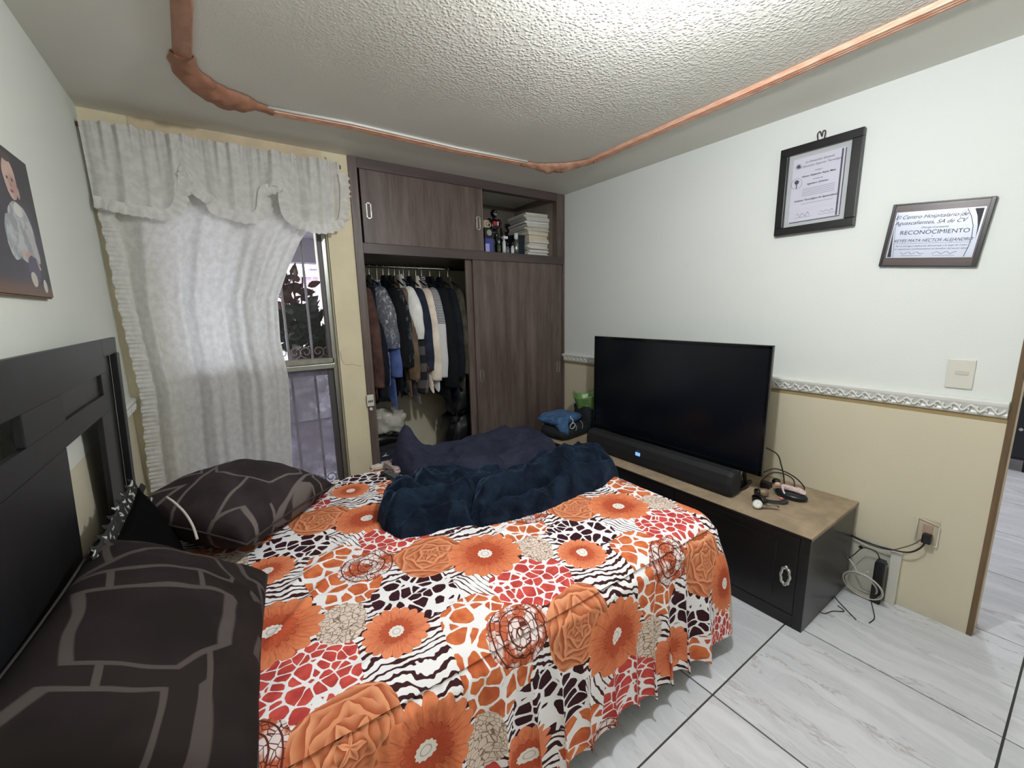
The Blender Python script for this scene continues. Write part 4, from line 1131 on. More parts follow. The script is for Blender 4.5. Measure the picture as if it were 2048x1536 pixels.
# perimeter path: near side from the head to the foot corner, foot side, far side back
per = []
def addp(x, y, nx_, ny_): per.append((x, y, nx_, ny_))
for x in np.arange(BX0, ix1, 0.006): addp(x, BY0, 0, -1)
for a in np.linspace(-PI/2, 0, 22): addp(ix1 + RC*math.cos(a), iy0 + RC*math.sin(a), math.cos(a), math.sin(a))
for y in np.arange(iy0 + 0.006, iy1, 0.006): addp(BX1, y, 1, 0)
for a in np.linspace(0, PI/2, 22): addp(ix1 + RC*math.cos(a), iy1 + RC*math.sin(a), math.cos(a), math.sin(a))
for x in np.arange(ix1 - 0.01, BX0, -0.012): addp(x, BY1, 0, 1)
per = np.array(per); NP = len(per)
sl = np.concatenate([[0], np.cumsum(np.hypot(np.diff(per[:, 0]), np.diff(per[:, 1])))])
NV = 46
def skirt(U, V):
    i = np.round(U*(NP-1)).astype(int)
    px, py, nx_, ny_ = per[i, 0], per[i, 1], per[i, 2], per[i, 3]; s = sl[i]
    corner = np.exp(-((s - (ix1 - BX0) - 0.08)/0.16)**2)
    D = 0.458 + 0.012*np.sin(s*9) + 0.010*np.sin(s*23 + 1) + 0.035*corner
    d = D*V
    # gathers: irregular pleats that open towards the hem
    ph = s*2*PI/0.105 + 1.6*np.sin(s*5.1) + 0.9*np.sin(s*11.7 + 2)
    amp = 0.0025 + 0.026*sstep(0.02, 0.45, d)*(0.7 + 0.4*np.sin(s*3.3 + 1)) 
    pl = np.sin(ph)*amp + np.sin(ph*2.3 + 1)*amp*0.28*np.exp(-d*4) + 0.0022*np.sin(s*2*PI/0.028)*np.exp(-((d-0.03)/0.05)**2)
    out = 0.016*sstep(0, 0.035, d) + 0.095*d + 0.030*corner*sstep(0, 0.2, d) - 0.05*np.clip(d-0.25, 0, 1)*corner
    seam = -0.007*np.exp(-((d-0.012)/0.008)**2)
    o = out + pl + seam
    X = px + nx_*o; Y = py + ny_*o
    Z = BZ - 0.030 - d*0.985 + 0.004*(1-np.exp(-d/0.01))
    # slide pleats sideways a little so that they lean
    tx, ty = -ny_, nx_
    sh = 0.020*np.cos(ph)*sstep(0.05, 0.4, d)
    return X + tx*sh, Y + ty*sh, Z
def skirt_uv(U, V):
    i = np.round(U*(NP-1)).astype(int)
    px, py, nx_, ny_ = per[i, 0], per[i, 1], per[i, 2], per[i, 3]
    d = 0.46*V
    return px + nx_*d, py + ny_*d
sk = grid_obj('gathered_skirt', NP-1, NV, skirt, M_spread, sp_o, skirt_uv)

# ---- headboard: one leaning frame with cut-outs and insets
hb = thing('headboard', 'black lacquered headboard with rectangular cut-outs against the left wall', 'headboard', (-2.80, -1.28, 0.3))
def hx(z): return -2.760 + (z - 1.31)*0.045
def hbox(name, y0, y1, z0, z1, m, rec=0.0, th=0.014, bev=0.002, parent=None):
    bm = bmesh.new(); add_box(bm, (-th, y0, z0), (-rec, y1, z1), bev)
    for v in bm.verts: v.co.x += hx(v.co.z)
    return bm_obj(name, bm, m, parent or hb)
hbox('top_rail', -2.02, -0.80, 1.212, 1.320, M_hb); hbox('top_cap', -0.80, -0.575, 1.262, 1.320, M_hb)
hbox('end_stile', -0.625, -0.575, 0.0, 1.262, M_hb, rec=-0.006)
hbox('recessed_panel', -0.80, -0.625, 0.0, 1.262, M_black, rec=0.014, th=0.022)
hbox('stile', -0.925, -0.80, 0.0, 1.085, M_hb); hbox('block', -0.865, -0.80, 1.145, 1.212, M_hb)
hbox('inset_block', -1.275, -0.865, 1.145, 1.212, M_hb2, rec=0.009, th=0.016)
hbox('block', -1.535, -1.275, 1.145, 1.212, M_hb); hbox('block', -2.02, -1.95, 1.145, 1.212, M_hb)
hbox('cross_rail', -2.02, -0.80, 1.085, 1.145, M_hb)
hbox('wide_panel', -2.02, -1.300, 0.0, 1.085, M_hb); hbox('lower_panel', -1.300, -0.925, 0.0, 0.62, M_hb)

# ---- pillows
def pillow(name, label, w, l, t, loc, rot, m, seed, uvoff=(0, 0), piping=None, crumple=0.012, nseg=46, uvs=1.0, pinch=0.06):
    th = thing(name, label, 'pillow', loc, local=True); th.rotation_euler = rot
    V = []; F = []; UV = []
    n = nseg
    for side in (1, -1):
        for i in range(n+1):
            for j in range(n+1):
                u = -1 + 2*i/n; v = -1 + 2*j/n
                x = w/2*u*(1 - pinch*(1 - v*v)); y = l/2*v*(1 - pinch*(1 - u*u))
                f = max((1-u*u)*(1-v*v), 0)**0.42
                nz = mnoise.noise(Vector((x*7 + seed, y*7, side*2.0))) + 0.5*mnoise.noise(Vector((x*16 + seed, y*16, side*3.0)))
                z = side*(t/2*f) + crumple*nz*min(f*2.2, 1)
                V.append((x, y, z)); UV.append((x*uvs + uvoff[0], y*uvs + uvoff[1]))
    N1 = (n+1)**2
    for i in range(n):
        for j in range(n):
            a = i*(n+1)+j
            F.append((a, a+n+1, a+n+2, a+1))
            b = N1 + a; F.append((b, b+1, b+n+2, b+n+1))
    o = mesh_obj('pillowcase', V, F, m, th, smooth=True, uvs=UV)
    bm = bmesh.new(); bm.from_mesh(o.data); bmesh.ops.remove_doubles(bm, verts=bm.verts, dist=1e-5); bm.to_mesh(o.data); bm.free()
    rim = []
    for k in range(4*12):
        q, r_ = divmod(k, 12); s = -1 + 2*r_/12
        u, v = [(s, -1), (1, s), (-s, 1), (-1, -s)][q]
        rim.append((w/2*u*(1 - pinch*(1 - v*v)), l/2*v*(1 - pinch*(1 - u*u)), 0))
    tube('piping', rim, 0.004, piping or m, th, 6, closed=True)
    return th
M_pip = mat('pillow_piping_dark', (52, 46, 46), 0.8)
pillow('pillow', 'dark brown patterned pillow on the far side of the bed beside the curtain', 0.47, 0.52, 0.25, (-2.445, -0.865, 0.690), (math.radians(-3), math.radians(9), math.radians(-42)), M_pillow, 1.0, (0.1, 0.2), M_pip)
p2 = pillow('pillow', 'dark brown patterned pillow with a zip, nearest on the bed by the headboard', 0.395, 0.62, 0.19, (-2.603, -1.705, 0.752), (math.radians(2), math.radians(33), math.radians(-5)), M_pillow_shade, 5.0, (0.43, 0.85), M_pip)
tube('zip_tape', [(-0.10, -0.300, 0.012), (0.04, -0.296, 0.010), (0.12, -0.298, 0.008), (0.17, -0.306, 0.006)], 0.0035, mat('zip_tape_beige', (186, 170, 156), 0.6), p2, 6)
bm = bmesh.new(); add_box(bm, (0.165, -0.318, 0.0), (0.183, -0.303, 0.012), 0.002)
add_box(bm, (0.168, -0.325, -0.034), (0.181, -0.321, 0.0), 0.001)
bm_obj('zip_slider', bm, mat('white_zip_pull', (214, 214, 210), 0.35), p2)
p3 = pillow('throw_pillow', 'black cushion with black and white scalloped trim leaning on the headboard', 0.34, 0.52, 0.10, (-2.665, -1.250, 0.685), (0, math.radians(75), math.radians(0)), mat('black_matte_cotton', (8, 8, 10), 0.95, spec=0.05), 9.0, (0, 0), None, 0.006)
# scalloped trim round the cushion
def ruff(U, V):
    a = U
    y = (a - 0.5)*0.53; x = -0.165 - 0.045*V*(1 + 0.0*a)
    z = 0.008*np.sin(a*2*PI*9)*V + 0.0
    return x + 0.004*np.cos(a*2*PI*18)*V, y, z
grid_obj('scalloped_trim', 150, 4, ruff, M_lace, p3, lambda U, V: (U*0.63, V*0.06), 0.002)
def ruff2(U, V):
    x = -0.17 + 0.34*U; y = 0.255 + 0.06*V
    return x, y + 0.004*np.cos(U*2*PI*12)*V, 0.008*np.sin(U*2*PI*7)*V
grid_obj('scalloped_trim', 90, 4, ruff2, M_lace, p3, lambda U, V: (U*0.36 + 2.0, V*0.06), 0.002)
edge_cord = tube('edge_cord', spline([(-2.645, -0.985, 0.800), (-2.625, -1.02, 0.790), (-2.600, -1.06, 0.765), (-2.580, -1.11, 0.735), (-2.570, -1.15, 0.700)], 6), 0.0042, mat('off_white_cord', (196, 190, 180), 0.6), None, 8)
edge_cord.parent = p3
edge_cord.matrix_parent_inverse = (Matrix.Translation((-2.665, -1.250, 0.685)) @ Euler((0, math.radians(75), 0)).to_matrix().to_4x4()).inverted()

# ---- blankets
def drape(name, label, poly, z0, H, R, feats, m, step=0.006, seed=0, rough=0.012, hfun=None):
    xs_ = [p[0] for p in poly]; ys_ = [p[1] for p in poly]
    X, Y = np.meshgrid(np.arange(min(xs_)-0.03, max(xs_)+0.03, step), np.arange(min(ys_)-0.03, max(ys_)+0.03, step), indexing='ij')
    wx_ = X + 0.010*wob(X*14, Y*14, seed+1, 1.0); wy_ = Y + 0.010*wob(X*14, Y*14, seed+2, 1.0)
    ins = inside(wx_, wy_, poly)
    d = polydist(wx_, wy_, list(poly) + [poly[0]])
    d = np.where(ins, d, -d)
    t = np.clip(d/R, 0, 1)
    prof = np.sqrt(np.clip(1-(1-t)**2, 0, 1))
    h = H if hfun is None else hfun(X, Y)
    Z = h*prof
    for pts, a, w in feats:
        Z = Z + a*np.exp(-(polydist(X, Y, spl2(pts))/w)**2)*prof
    rg = 1 - np.abs(wob(X*13 + 0.6*wob(X*9, Y*9, seed+8, 1.0), Y*13, seed+7, 1.0))*2.2
    Z = Z + rough*1.5*np.clip(rg, -0.6, 1)*prof
    Z = Z + rough*wob(X*22, Y*22, seed+5, 1.0)*prof + rough*0.45*wob(X*55 + Z*80, Y*55, seed+6, 1.0)*prof
    Z = np.maximum(Z, 0.004*prof)
    # undercut: push the outline outward so that the sides bulge over the base
    keep = d > -step*1.5
    nv = X.size; idx = -np.ones(X.shape, int)
    use = np.zeros(X.shape, bool); I, J = X.shape
    q = keep[:-1, :-1] & keep[1:, :-1] & keep[:-1, 1:] & keep[1:, 1:]
    use[:-1, :-1] |= q; use[1:, :-1] |= q; use[:-1, 1:] |= q; use[1:, 1:] |= q
    idx[use] = np.arange(use.sum())
    verts = np.stack([X[use], Y[use], z0 + Z[use] - np.where(d[use] < 0, 0.012, 0)], -1)
    a = idx[:-1, :-1][q]; b = idx[1:, :-1][q]; c = idx[1:, 1:][q]; e = idx[:-1, 1:][q]
    o = mesh_obj(name, verts, np.stack([a, b, c, e], -1), m, None, smooth=True)
    return tag(o, label, 'blanket')
def spl2(pts):
    return [(p.x, p.y) for p in spline([(x, y, 0) for x, y in pts], 5)]
cpoly = [(-1.76, -0.56), (-1.80, -0.70), (-1.74, -0.84), (-1.62, -0.95), (-1.50, -1.05), (-1.36, -1.06), (-1.17, -1.045), (-1.00, -1.02), (-0.90, -0.93), (-0.86, -0.80), (-0.87, -0.60), (-1.0, -0.53), (-1.4, -0.55), (-1.6, -0.60)]
def ch(X, Y):
    return (0.062 + 0.140*np.exp(-(((X+1.705)/0.065)**2 + ((Y+0.66)/0.085)**2)) + 0.012*np.exp(-(((X+1.02)/0.22)**2 + ((Y+0.72)/0.12)**2))
            + 0.030*np.exp(-(polydist(X, Y, [(-1.66, -0.70), (-1.4, -0.72), (-1.1, -0.66)])/0.07)**2))
drape('comforter', 'thin charcoal-blue comforter heaped along the far edge of the bed', cpoly, BZ - 0.004, 0.08, 0.06,
      [([(-1.66, -0.86), (-1.45, -0.90), (-1.2, -0.86), (-1.0, -0.82)], -0.020, 0.022), ([(-1.7, -0.78), (-1.5, -0.80), (-1.25, -0.75)], 0.012, 0.02), ([(-1.55, -0.97), (-1.35, -0.96), (-1.1, -0.92)], 0.014, 0.02)],
      M_comf, seed=3, rough=0.011, hfun=ch)
npoly = [(-1.955, -1.04), (-2.015, -1.15), (-2.02, -1.25), (-1.985, -1.33), (-1.90, -1.365), (-1.80, -1.375), (-1.735, -1.40), (-1.71, -1.44), (-1.62, -1.47), (-1.50, -1.485), (-1.36, -1.48), (-1.22, -1.465),
         (-1.06, -1.455), (-0.92, -1.42), (-0.85, -1.34), (-0.84, -1.22), (-0.90, -1.15), (-1.05, -1.13), (-1.22, -1.13), (-1.36, -1.15), (-1.46, -1.03), (-1.62, -0.92), (-1.74, -0.90), (-1.87, -0.95)]
def nh(X, Y):
    return (0.075 + 0.055*np.exp(-(((X+1.85)/0.13)**2 + ((Y+1.12)/0.12)**2)) + 0.050*np.exp(-(polydist(X, Y, [(-1.6, -1.35), (-1.2, -1.28), (-0.95, -1.26)])/0.09)**2))
drape('plush_blanket', 'navy blue plush blanket bunched up across the middle of the bed', npoly, BZ - 0.004, 0.1, 0.055,
      [([(-1.73, -1.43), (-1.70, -1.34), (-1.60, -1.24), (-1.44, -1.16), (-1.34, -1.12)], -0.060, 0.017),
       ([(-1.80, -0.98), (-1.83, -1.10), (-1.80, -1.19), (-1.72, -1.22), (-1.62, -1.17)], -0.045, 0.016),
       ([(-1.755, -1.02), (-1.77, -1.11), (-1.70, -1.15), (-1.62, -1.11)], 0.030, 0.020),
       ([(-1.60, -1.06), (-1.56, -1.08)], -0.075, 0.030),
       ([(-1.95, -1.22), (-1.86, -1.24), (-1.76, -1.25), (-1.66, -1.22)], 0.028, 0.022),
       ([(-1.97, -1.29), (-1.86, -1.30), (-1.74, -1.31)], -0.026, 0.014),
       ([(-1.90, -1.02), (-1.94, -1.12), (-1.91, -1.20)], -0.022, 0.016),
       ([(-1.66, -1.41), (-1.50, -1.42), (-1.30, -1.38), (-1.05, -1.36), (-0.93, -1.33)], -0.042, 0.015),
       ([(-1.64, -1.36), (-1.48, -1.37), (-1.30, -1.32), (-1.12, -1.30)], 0.024, 0.018),
       ([(-1.52, -1.28), (-1.36, -1.26), (-1.20, -1.22), (-1.04, -1.24)], -0.030, 0.014),
       ([(-1.46, -1.22), (-1.30, -1.20), (-1.12, -1.18), (-0.98, -1.20)], 0.020, 0.018),
       ([(-1.42, -1.33), (-1.24, -1.29), (-1.05, -1.30)], 0.014, 0.010), ([(-1.20, -1.40), (-1.04, -1.41), (-0.92, -1.38)], 0.020, 0.014),
       ([(-0.98, -1.22), (-0.93, -1.28), (-0.92, -1.36)], -0.030, 0.016)],
      M_navy, step=0.005, seed=9, rough=0.013, hfun=nh)

# ---- small things on the bed
t = thing('remote_control', 'black remote control lying beside the navy blanket', 'remote', (-1.82, -0.77, BZ), local=True, rotz=math.radians(100))
bm = bmesh.new(); add_box(bm, (-0.085, -0.023, 0.002), (0.085, 0.023, 0.020), 0.005); bm_obj('body', bm, M_black, t)
bm = bmesh.new()
for a in range(9):
    for c in range(3): add_box(bm, (-0.07 + a*0.016, -0.015 + c*0.012, 0.0195), (-0.061 + a*0.016, -0.008 + c*0.012, 0.0225), 0.0008)
o = bm_obj('buttons', bm, mat('grey_rubber', (120, 120, 124), 0.6), t); o['kind'] = 'stuff'
o = soft('tissue_pack', 'crumpled pinkish-grey tissue pack between the remote and the comforter', 'tissue', (-1.765, -0.675, BZ + 0.020), (0.10, 0.16, 0.040), mat('grey_pink_wrap', (168, 150, 146), 0.5, var=0.2, vscale=30), 51, 0.5, f=5.0)
o = soft('paper_scrap', 'small cream paper scrap at the far edge of the bed', 'paper', (-1.845, -0.60, BZ + 0.012), (0.07, 0.035, 0.024), mat('cream_scrap', (206, 196, 184), 0.7), 52, 0.5, f=5.0)
# ---------------------------------------------------------------- curtains
cz = [2.225, 2.0, 1.90, 1.87, 1.79, 1.63, 1.47, 1.25, 1.02, 0.70, 0.42, 0.06]
cR = [-1.80, -1.86, -1.92, -1.95, -2.01, -2.09, -2.155, -2.165, -2.145, -2.165, -2.18, -2.185]
cL = [-2.815, -2.82, -2.82, -2.82, -2.815, -2.81, -2.81, -2.80, -2.79, -2.81, -2.815, -2.81]
def curt(U, V):
    Z = 2.222 - 2.16*V
    xr = np.interp(-Z, -np.array(cz), cR); xl = np.interp(-Z, -np.array(cz), cL)
    X = xl + (xr-xl)*U
    g = 0.35 + 0.65*sstep(0.02, 0.3, V)
    ph = U*2*PI
    Y = -0.055 + g*(0.020*np.sin(ph*3.3 + 0.9*np.sin(V*3)) + 0.008*np.sin(ph*7.7 + 2 + V*1.5) + 0.0025*np.sin(ph*15 + 1 - V*2))
    Y += 0.010*np.sin(V*6 + U*9) + 0.006*np.exp(-V*25)*np.sin(ph*34)
    gather = np.exp(-((U-1)/0.16)**2)*np.exp(-((Z-1.6)/0.5)**2)
    Y += gather*(-0.006*np.sin(ph*17 + V*5))
    X += 0.006*np.sin(V*40 + U*3)*np.exp(-U/0.03)
    return X, Y, Z
cu = grid_obj('curtain', 260, 130, curt, M_curtain, None, lambda U, V: (U*1.1, V*2.2))
tag(cu, 'long white curtain covering most of the window, pulled aside at its lower right', 'curtain')
# ruffled side edge on the left
def sideruff(U, V):
    Z = 1.95 - 1.89*U; xl = np.interp(-Z, -np.array(cz), cL)
    X = xl + 0.003 + 0.058*V; f = U*1.89/0.021*2*PI
    return X + 0.003*np.sin(f*0.31), -0.078 - 0.004*np.sin(f)*(1-V) - 0.003*np.sin(f*0.17), Z + 0.003*np.sin(f*0.25)
grid_obj('side_ruffle', 900, 5, sideruff, M_curtain, cu, lambda U, V: (V*0.1, U*1.9))

vb = [(-2.815, 1.90), (-2.77, 1.895), (-2.74, 1.885), (-2.65, 1.875), (-2.58, 1.87), (-2.54, 1.90), (-2.51, 1.98), (-2.49, 2.07), (-2.465, 2.03), (-2.43, 1.98), (-2.385, 1.945), (-2.375, 1.91), (-2.33, 1.90), (-2.25, 1.885), (-2.20, 1.92),
      (-2.175, 2.02), (-2.12, 2.045), (-2.07, 2.035), (-2.065, 1.97), (-2.055, 1.91), (-2.01, 1.88), (-1.95, 1.865), (-1.87, 1.87), (-1.81, 1.90), (-1.795, 1.93)]
vbx = np.array([p[0] for p in vb]); vbz = np.array([p[1] for p in vb])
def val(U, V):
    X = -2.822 + 1.046*U
    zb = np.interp(X, vbx, vbz)
    zt = 2.222 - 0.004*np.sin(U*70)
    Z = zt + (zb - zt)*V
    ph = U*2*PI
    Y = -0.105 + 0.010*np.sin(ph*5.3 + V) + 0.007*np.sin(ph*12.7 + 2*V)*(0.4 + V) + 0.009*np.sin(ph*23 + V*2)*np.exp(-V*2.2) + 0.004*np.sin(ph*41)*np.exp(-V*3)
    Y -= 0.016*sstep(2.0 - 0.02, 2.06, zb)*V
    return X, Y, Z
va = grid_obj('valance', 320, 40, val, M_curtain, None, lambda U, V: (U*1.03 + 3, V*0.35))
tag(va, 'short white ruffled valance gathered on the curtain rod, its hem folded up in places', 'valance')
hp = [(x, z) for x, z in vb] + [(-1.785, 1.98), (-1.775, 2.08), (-1.78, 2.16)]
hps = spline([(x, 0, z) for x, z in hp], 9)
Vv = []; Ff = []; UVs = []
n = len(hps); W = 4; s = 0
for i, p in enumerate(hps):
    a = hps[max(i-1, 0)]; b = hps[min(i+1, n-1)]; tt = (b-a).normalized(); nn = Vector((tt.z, 0, -tt.x))
    if nn.z > 0 and i < n-30: nn = nn
    s += (p - hps[i-1]).length if i else 0
    for k in range(W+1):
        f = k/W; wv = math.sin(s/0.030*2*PI)
        q = p + nn*(-0.012 + 0.050*f + 0.005*wv*f)
        Vv.append((q.x + 0.004*wv*f, -0.122 - 0.009*wv*f + 0.005*math.sin(s*61)*f, q.z)); UVs.append((s + 5, f*0.05))
for i in range(n-1):
    for k in range(W): Ff.append((i*(W+1)+k, i*(W+1)+k+1, (i+1)*(W+1)+k+1, (i+1)*(W+1)+k))
mesh_obj('hem_ruffle', Vv, Ff, M_curtain, va, smooth=True, uvs=UVs)
rod = thing('curtain_rod', 'thin wooden curtain rod with bare ends above the window', 'rod', (-2.3, -0.06, 2.245))
M_rodw = wood('rod_wood', (110, 88, 60), (150, 124, 90), 0.6, axis=0)
cyl('rod', (XL + 0.003, -0.075, 2.206), (-1.765, -0.075, 2.206), 0.011, M_rodw, rod, 12)
for bx_ in (-2.80, -1.80):
    box('bracket', (bx_ - 0.01, -0.078, 2.190), (bx_ + 0.01, 0.0, 2.200), M_rodw, rod, 0.002)
tag(cyl('wall_hook', (-1.822, 0.0, 2.262), (-1.822, -0.022, 2.266), 0.005, M_rail, None, 8), 'tiny white hook in the peach band above the valance', 'hook')

# ---------------------------------------------------------------- TV stand
SX0, SX1, SY0, SY1, SZ = -0.548, -0.022, -2.119, -0.300, 0.440
st = thing('tv_stand', 'low black wooden TV stand with a raw tan top beside the bed', 'cabinet', (-0.28, -1.2, 0))
box('side_panel', (SX0 + 0.016, SY0, 0.0), (SX1, SY0 + 0.018, SZ - 0.018), M_stand, st, 0.001)
box('side_panel', (SX0 + 0.016, SY1 - 0.018, 0.0), (SX1, SY1, SZ - 0.018), M_stand, st, 0.001)
box('top_board', (SX0, SY0 - 0.002, SZ - 0.016), (SX1 + 0.02, SY1, SZ), M_standtop, st, 0.0015)
box('top_edge', (SX0 - 0.0015, SY0 - 0.002, SZ - 0.016), (SX0 + 0.001, SY1, SZ - 0.004), M_stand, st)
box('back_panel', (SX1 - 0.006, SY0 + 0.018, 0.0), (SX1, SY1 - 0.018, SZ - 0.018), M_stand, st)
box('bottom_board', (SX0 + 0.016, SY0 + 0.018, 0.04), (SX1 - 0.006, SY1 - 0.018, 0.058), M_stand, st)
box('end_stile', (SX0, SY0, 0.0), (SX0 + 0.016, SY0 + 0.038, SZ - 0.017), M_stand, st, 0.001)
box('plinth', (SX0, SY0 + 0.038, 0.0), (SX0 + 0.016, SY1, 0.058), M_stand, st, 0.001)
dw = (SY1 - SY0 - 0.038)/3
for k in range(3):
    y0 = SY0 + 0.038 + k*dw; y1 = y0 + dw
    d = box('door', (SX0 + 0.001, y0 + 0.002, 0.060), (SX0 + 0.016, y1 - 0.002, SZ - 0.019), M_stand, st, 0.001)
    box('raised_panel', (SX0 - 0.003, y0 + 0.085, 0.106), (SX0 + 0.003, y1 - 0.06, SZ - 0.06), M_stand, d, 0.002)
    # ornate recessed pull: oval plate with scalloped ends
    hy = y0 + 0.040; hz = 0.230
    pts = []
    for q in range(40):
        a = 2*PI*q/40; rr = 1 + 0.10*math.cos(a*8)
        pts.append((SX0 - 0.004, hy + 0.017*rr*math.cos(a), hz + 0.040*rr*math.sin(a)))
    h = tube('ornate_pull', pts, 0.0065, M_antique, d, 8, closed=True)
    box('pull_cup', (SX0 - 0.002, hy - 0.010, hz - 0.028), (SX0 + 0.002, hy + 0.010, hz + 0.028), M_dark, h, 0.001)

# ---------------------------------------------------------------- television
tv = thing('television', 'large flat black television standing on the low cabinet', 'television', (-0.28, -1.21, SZ))
TY0, TY1, TZ0, TZ1, TXF = -1.797, -0.645, 0.535, 1.192, -0.292
box('back_shell', (TXF + 0.020, TY0 + 0.01, TZ0 + 0.01), (TXF + 0.055, TY1 - 0.01, TZ1 - 0.01), M_black, tv, 0.008)
box('rear_housing', (TXF + 0.055, TY0 + 0.18, TZ0 + 0.04), (TXF + 0.085, TY1 - 0.18, TZ1 - 0.20), M_black, tv, 0.01)
M_bezel = mat('gloss_black_bezel', (12, 13, 15), 0.12)
M_bezelb = mat('thin_metal_trim', (96, 98, 98), 0.3, metal=0.8)
fr_ = [((TXF, TY0, TZ0), (TXF + 0.020, TY1, TZ0 + 0.026)), ((TXF, TY0, TZ1 - 0.014), (TXF + 0.020, TY1, TZ1)), ((TXF, TY0, TZ0), (TXF + 0.020, TY0 + 0.014, TZ1)), ((TXF, TY1 - 0.014, TZ0), (TXF + 0.020, TY1, TZ1))]
boxes('bezel', fr_, M_bezel, tv, 0.002)
boxes('outer_trim', [((TXF + 0.002, TY0 - 0.003, TZ0), (TXF + 0.018, TY0, TZ1 + 0.003)), ((TXF + 0.002, TY0 - 0.003, TZ1), (TXF + 0.018, TY1 + 0.003, TZ1 + 0.003)), ((TXF + 0.002, TY1, TZ0), (TXF + 0.018, TY1 + 0.003, TZ1 + 0.003))], M_bezelb, tv)
box('screen', (TXF + 0.004, TY0 + 0.014, TZ0 + 0.026), (TXF + 0.008, TY1 - 0.014, TZ1 - 0.014), M_screen, tv)
box('neck', (TXF + 0.015, -1.33, SZ + 0.012), (TXF + 0.045, -1.11, TZ0 + 0.05), M_black, tv, 0.006)
for s, y in ((1, -1.70), (-1, -0.76)):
    tube('foot', spline([(TXF - 0.13, y, SZ + 0.010), (TXF - 0.04, y, SZ + 0.016), (TXF + 0.02, y, TZ0 + 0.005), (TXF + 0.06, y, SZ + 0.016), (TXF + 0.11, y, SZ + 0.010)], 6), 0.010, M_black, tv, 10)
base_me = []
o = soft('stand_base', None, None, (TXF + 0.00, -1.22, SZ + 0.010), (0.22, 1.02, 0.020), M_bezel, 60, 0.0, tv, 0.5)

sb = thing('soundbar', 'long black soundbar with a small lit blue display in front of the television', 'speaker', (-0.43, -1.24, SZ))
prof = [(-0.050, 0.0), (-0.058, 0.02), (-0.060, 0.06), (-0.052, 0.100), (-0.030, 0.118), (0.010, 0.122), (0.034, 0.108), (0.040, 0.05), (0.036, 0.0)]
prof = [(x, z*1.06 + 0.006) for x, z in prof]
V = []; F = []
ysq = [(-1.738, 0.80), (-1.731, 0.93), (-1.713, 1.0), (-0.760, 1.0), (-0.742, 0.93), (-0.735, 0.80)]
m_ = len(prof)
for y, s in ysq:
    for x, z in prof: V.append((-0.400 + x*s, y, SZ + 0.055 + (z - 0.055)*s))
for i in range(len(ysq)-1):
    for k in range(m_): F.append((i*m_+k, i*m_+(k+1) % m_, (i+1)*m_+(k+1) % m_, (i+1)*m_+k))
F.append(tuple(range(m_-1, -1, -1))); F.append(tuple((len(ysq)-1)*m_+k for k in range(m_)))
mesh_obj('body', V, F, M_blackm, sb)
for y in (-1.64, -0.86): cyl('rubber_foot', (-0.405, y, SZ), (-0.405, y, SZ + 0.010), 0.018, M_black, sb, 14)
dsp = box('display', (-0.4620, -1.190, SZ + 0.066), (-0.4585, -1.158, SZ + 0.086), emit('blue_display_glow', (120, 160, 255), 1.6), sb)
box('badge', (-0.4605, -1.182, SZ + 0.094), (-0.4575, -1.166, SZ + 0.098), M_met, sb)

# folded jeans over dark trousers, with a white hair-tie-like loop; green bag in the corner
def folded(name, label, c, sx, sy, h, m, seed, cat='clothes', rot=0.0, layers=3):
    def fn(U, V):
        a = U*2*PI; p = (V-0.5)*PI
        e = lambda q, w: np.sign(q)*np.abs(q)**w
        X = e(np.cos(a), 0.35)*np.abs(np.cos(p))**0.25; Y = e(np.sin(a), 0.35)*np.abs(np.cos(p))**0.25; Z = e(np.sin(p), 0.7)
        k = 1 + 0.05*wob(np.cos(a)*2 + seed, np.sin(a)*2 + V, seed, 2.0) - 0.05*np.abs(np.sin(p*layers*1.0))**4
        x = sx/2*X*k; y = sy/2*Y*k; z = h/2*Z + 0.010*wob(x*20, y*20, seed + 2, 1.0)*(Z > 0)
        return c[0] + x*math.cos(rot) - y*math.sin(rot), c[1] + x*math.sin(rot) + y*math.cos(rot), c[2] + z
    o = grid_obj(name, 72, 30, fn, m, None)
    return tag(o, label, cat)
M_denim = mat('blue_denim', (62, 98, 140), 0.85, var=0.35, vscale=22, bump=0.3, bscale=60)
M_dkcl = mat('dark_green_black_cloth', (22, 28, 34), 0.85, var=0.2, vscale=14, bump=0.3, bscale=40)
pile = folded('folded_trousers', 'dark folded trousers with two grey stripes under the blue jeans', (-0.340, -0.425, SZ + 0.052), 0.40, 0.24, 0.100, M_dkcl, 3, 'trousers', 0.15)
for k in range(2):
    tube('grey_stripe', spline([(-0.385 + k*0.075, -0.560 + k*0.012, SZ + 0.065), (-0.375 + k*0.075, -0.553 + k*0.012, SZ + 0.095), (-0.36 + k*0.075, -0.50, SZ + 0.108)], 5), 0.011, mat('grey_stripe_cloth', (136, 146, 140), 0.8), pile, 8, flat=0.3)
jn = folded('blue_jeans', 'folded blue denim jeans lying on the dark trousers beside the television', (-0.395, -0.395, SZ + 0.135), 0.30, 0.24, 0.065, M_denim, 8, 'jeans', 0.2)
tube('hanging_leg', spline([(-0.47, -0.50, SZ + 0.14), (-0.495, -0.535, SZ + 0.125), (-0.49, -0.55, SZ + 0.08), (-0.47, -0.545, SZ + 0.045)], 6), 0.05, M_denim, jn, 12, rfn=lambda q: 0.062 - 0.040*q, flat=0.3)
lp = [(-0.425 + 0.0, -0.535 + 0.028*math.cos(a)*0.3, SZ + 0.115 + 0.026*math.sin(a)) for a in np.linspace(0, 2*PI, 20, endpoint=False)]
lp = [(-0.418 + 0.024*math.cos(a), -0.560 - 0.004*math.sin(a), SZ + 0.108 + 0.022*math.sin(a)) for a in np.linspace(0, 2*PI, 20, endpoint=False)]
loop = tube('drawstring', lp, 0.0032, M_paperw, jn, 6, closed=True)
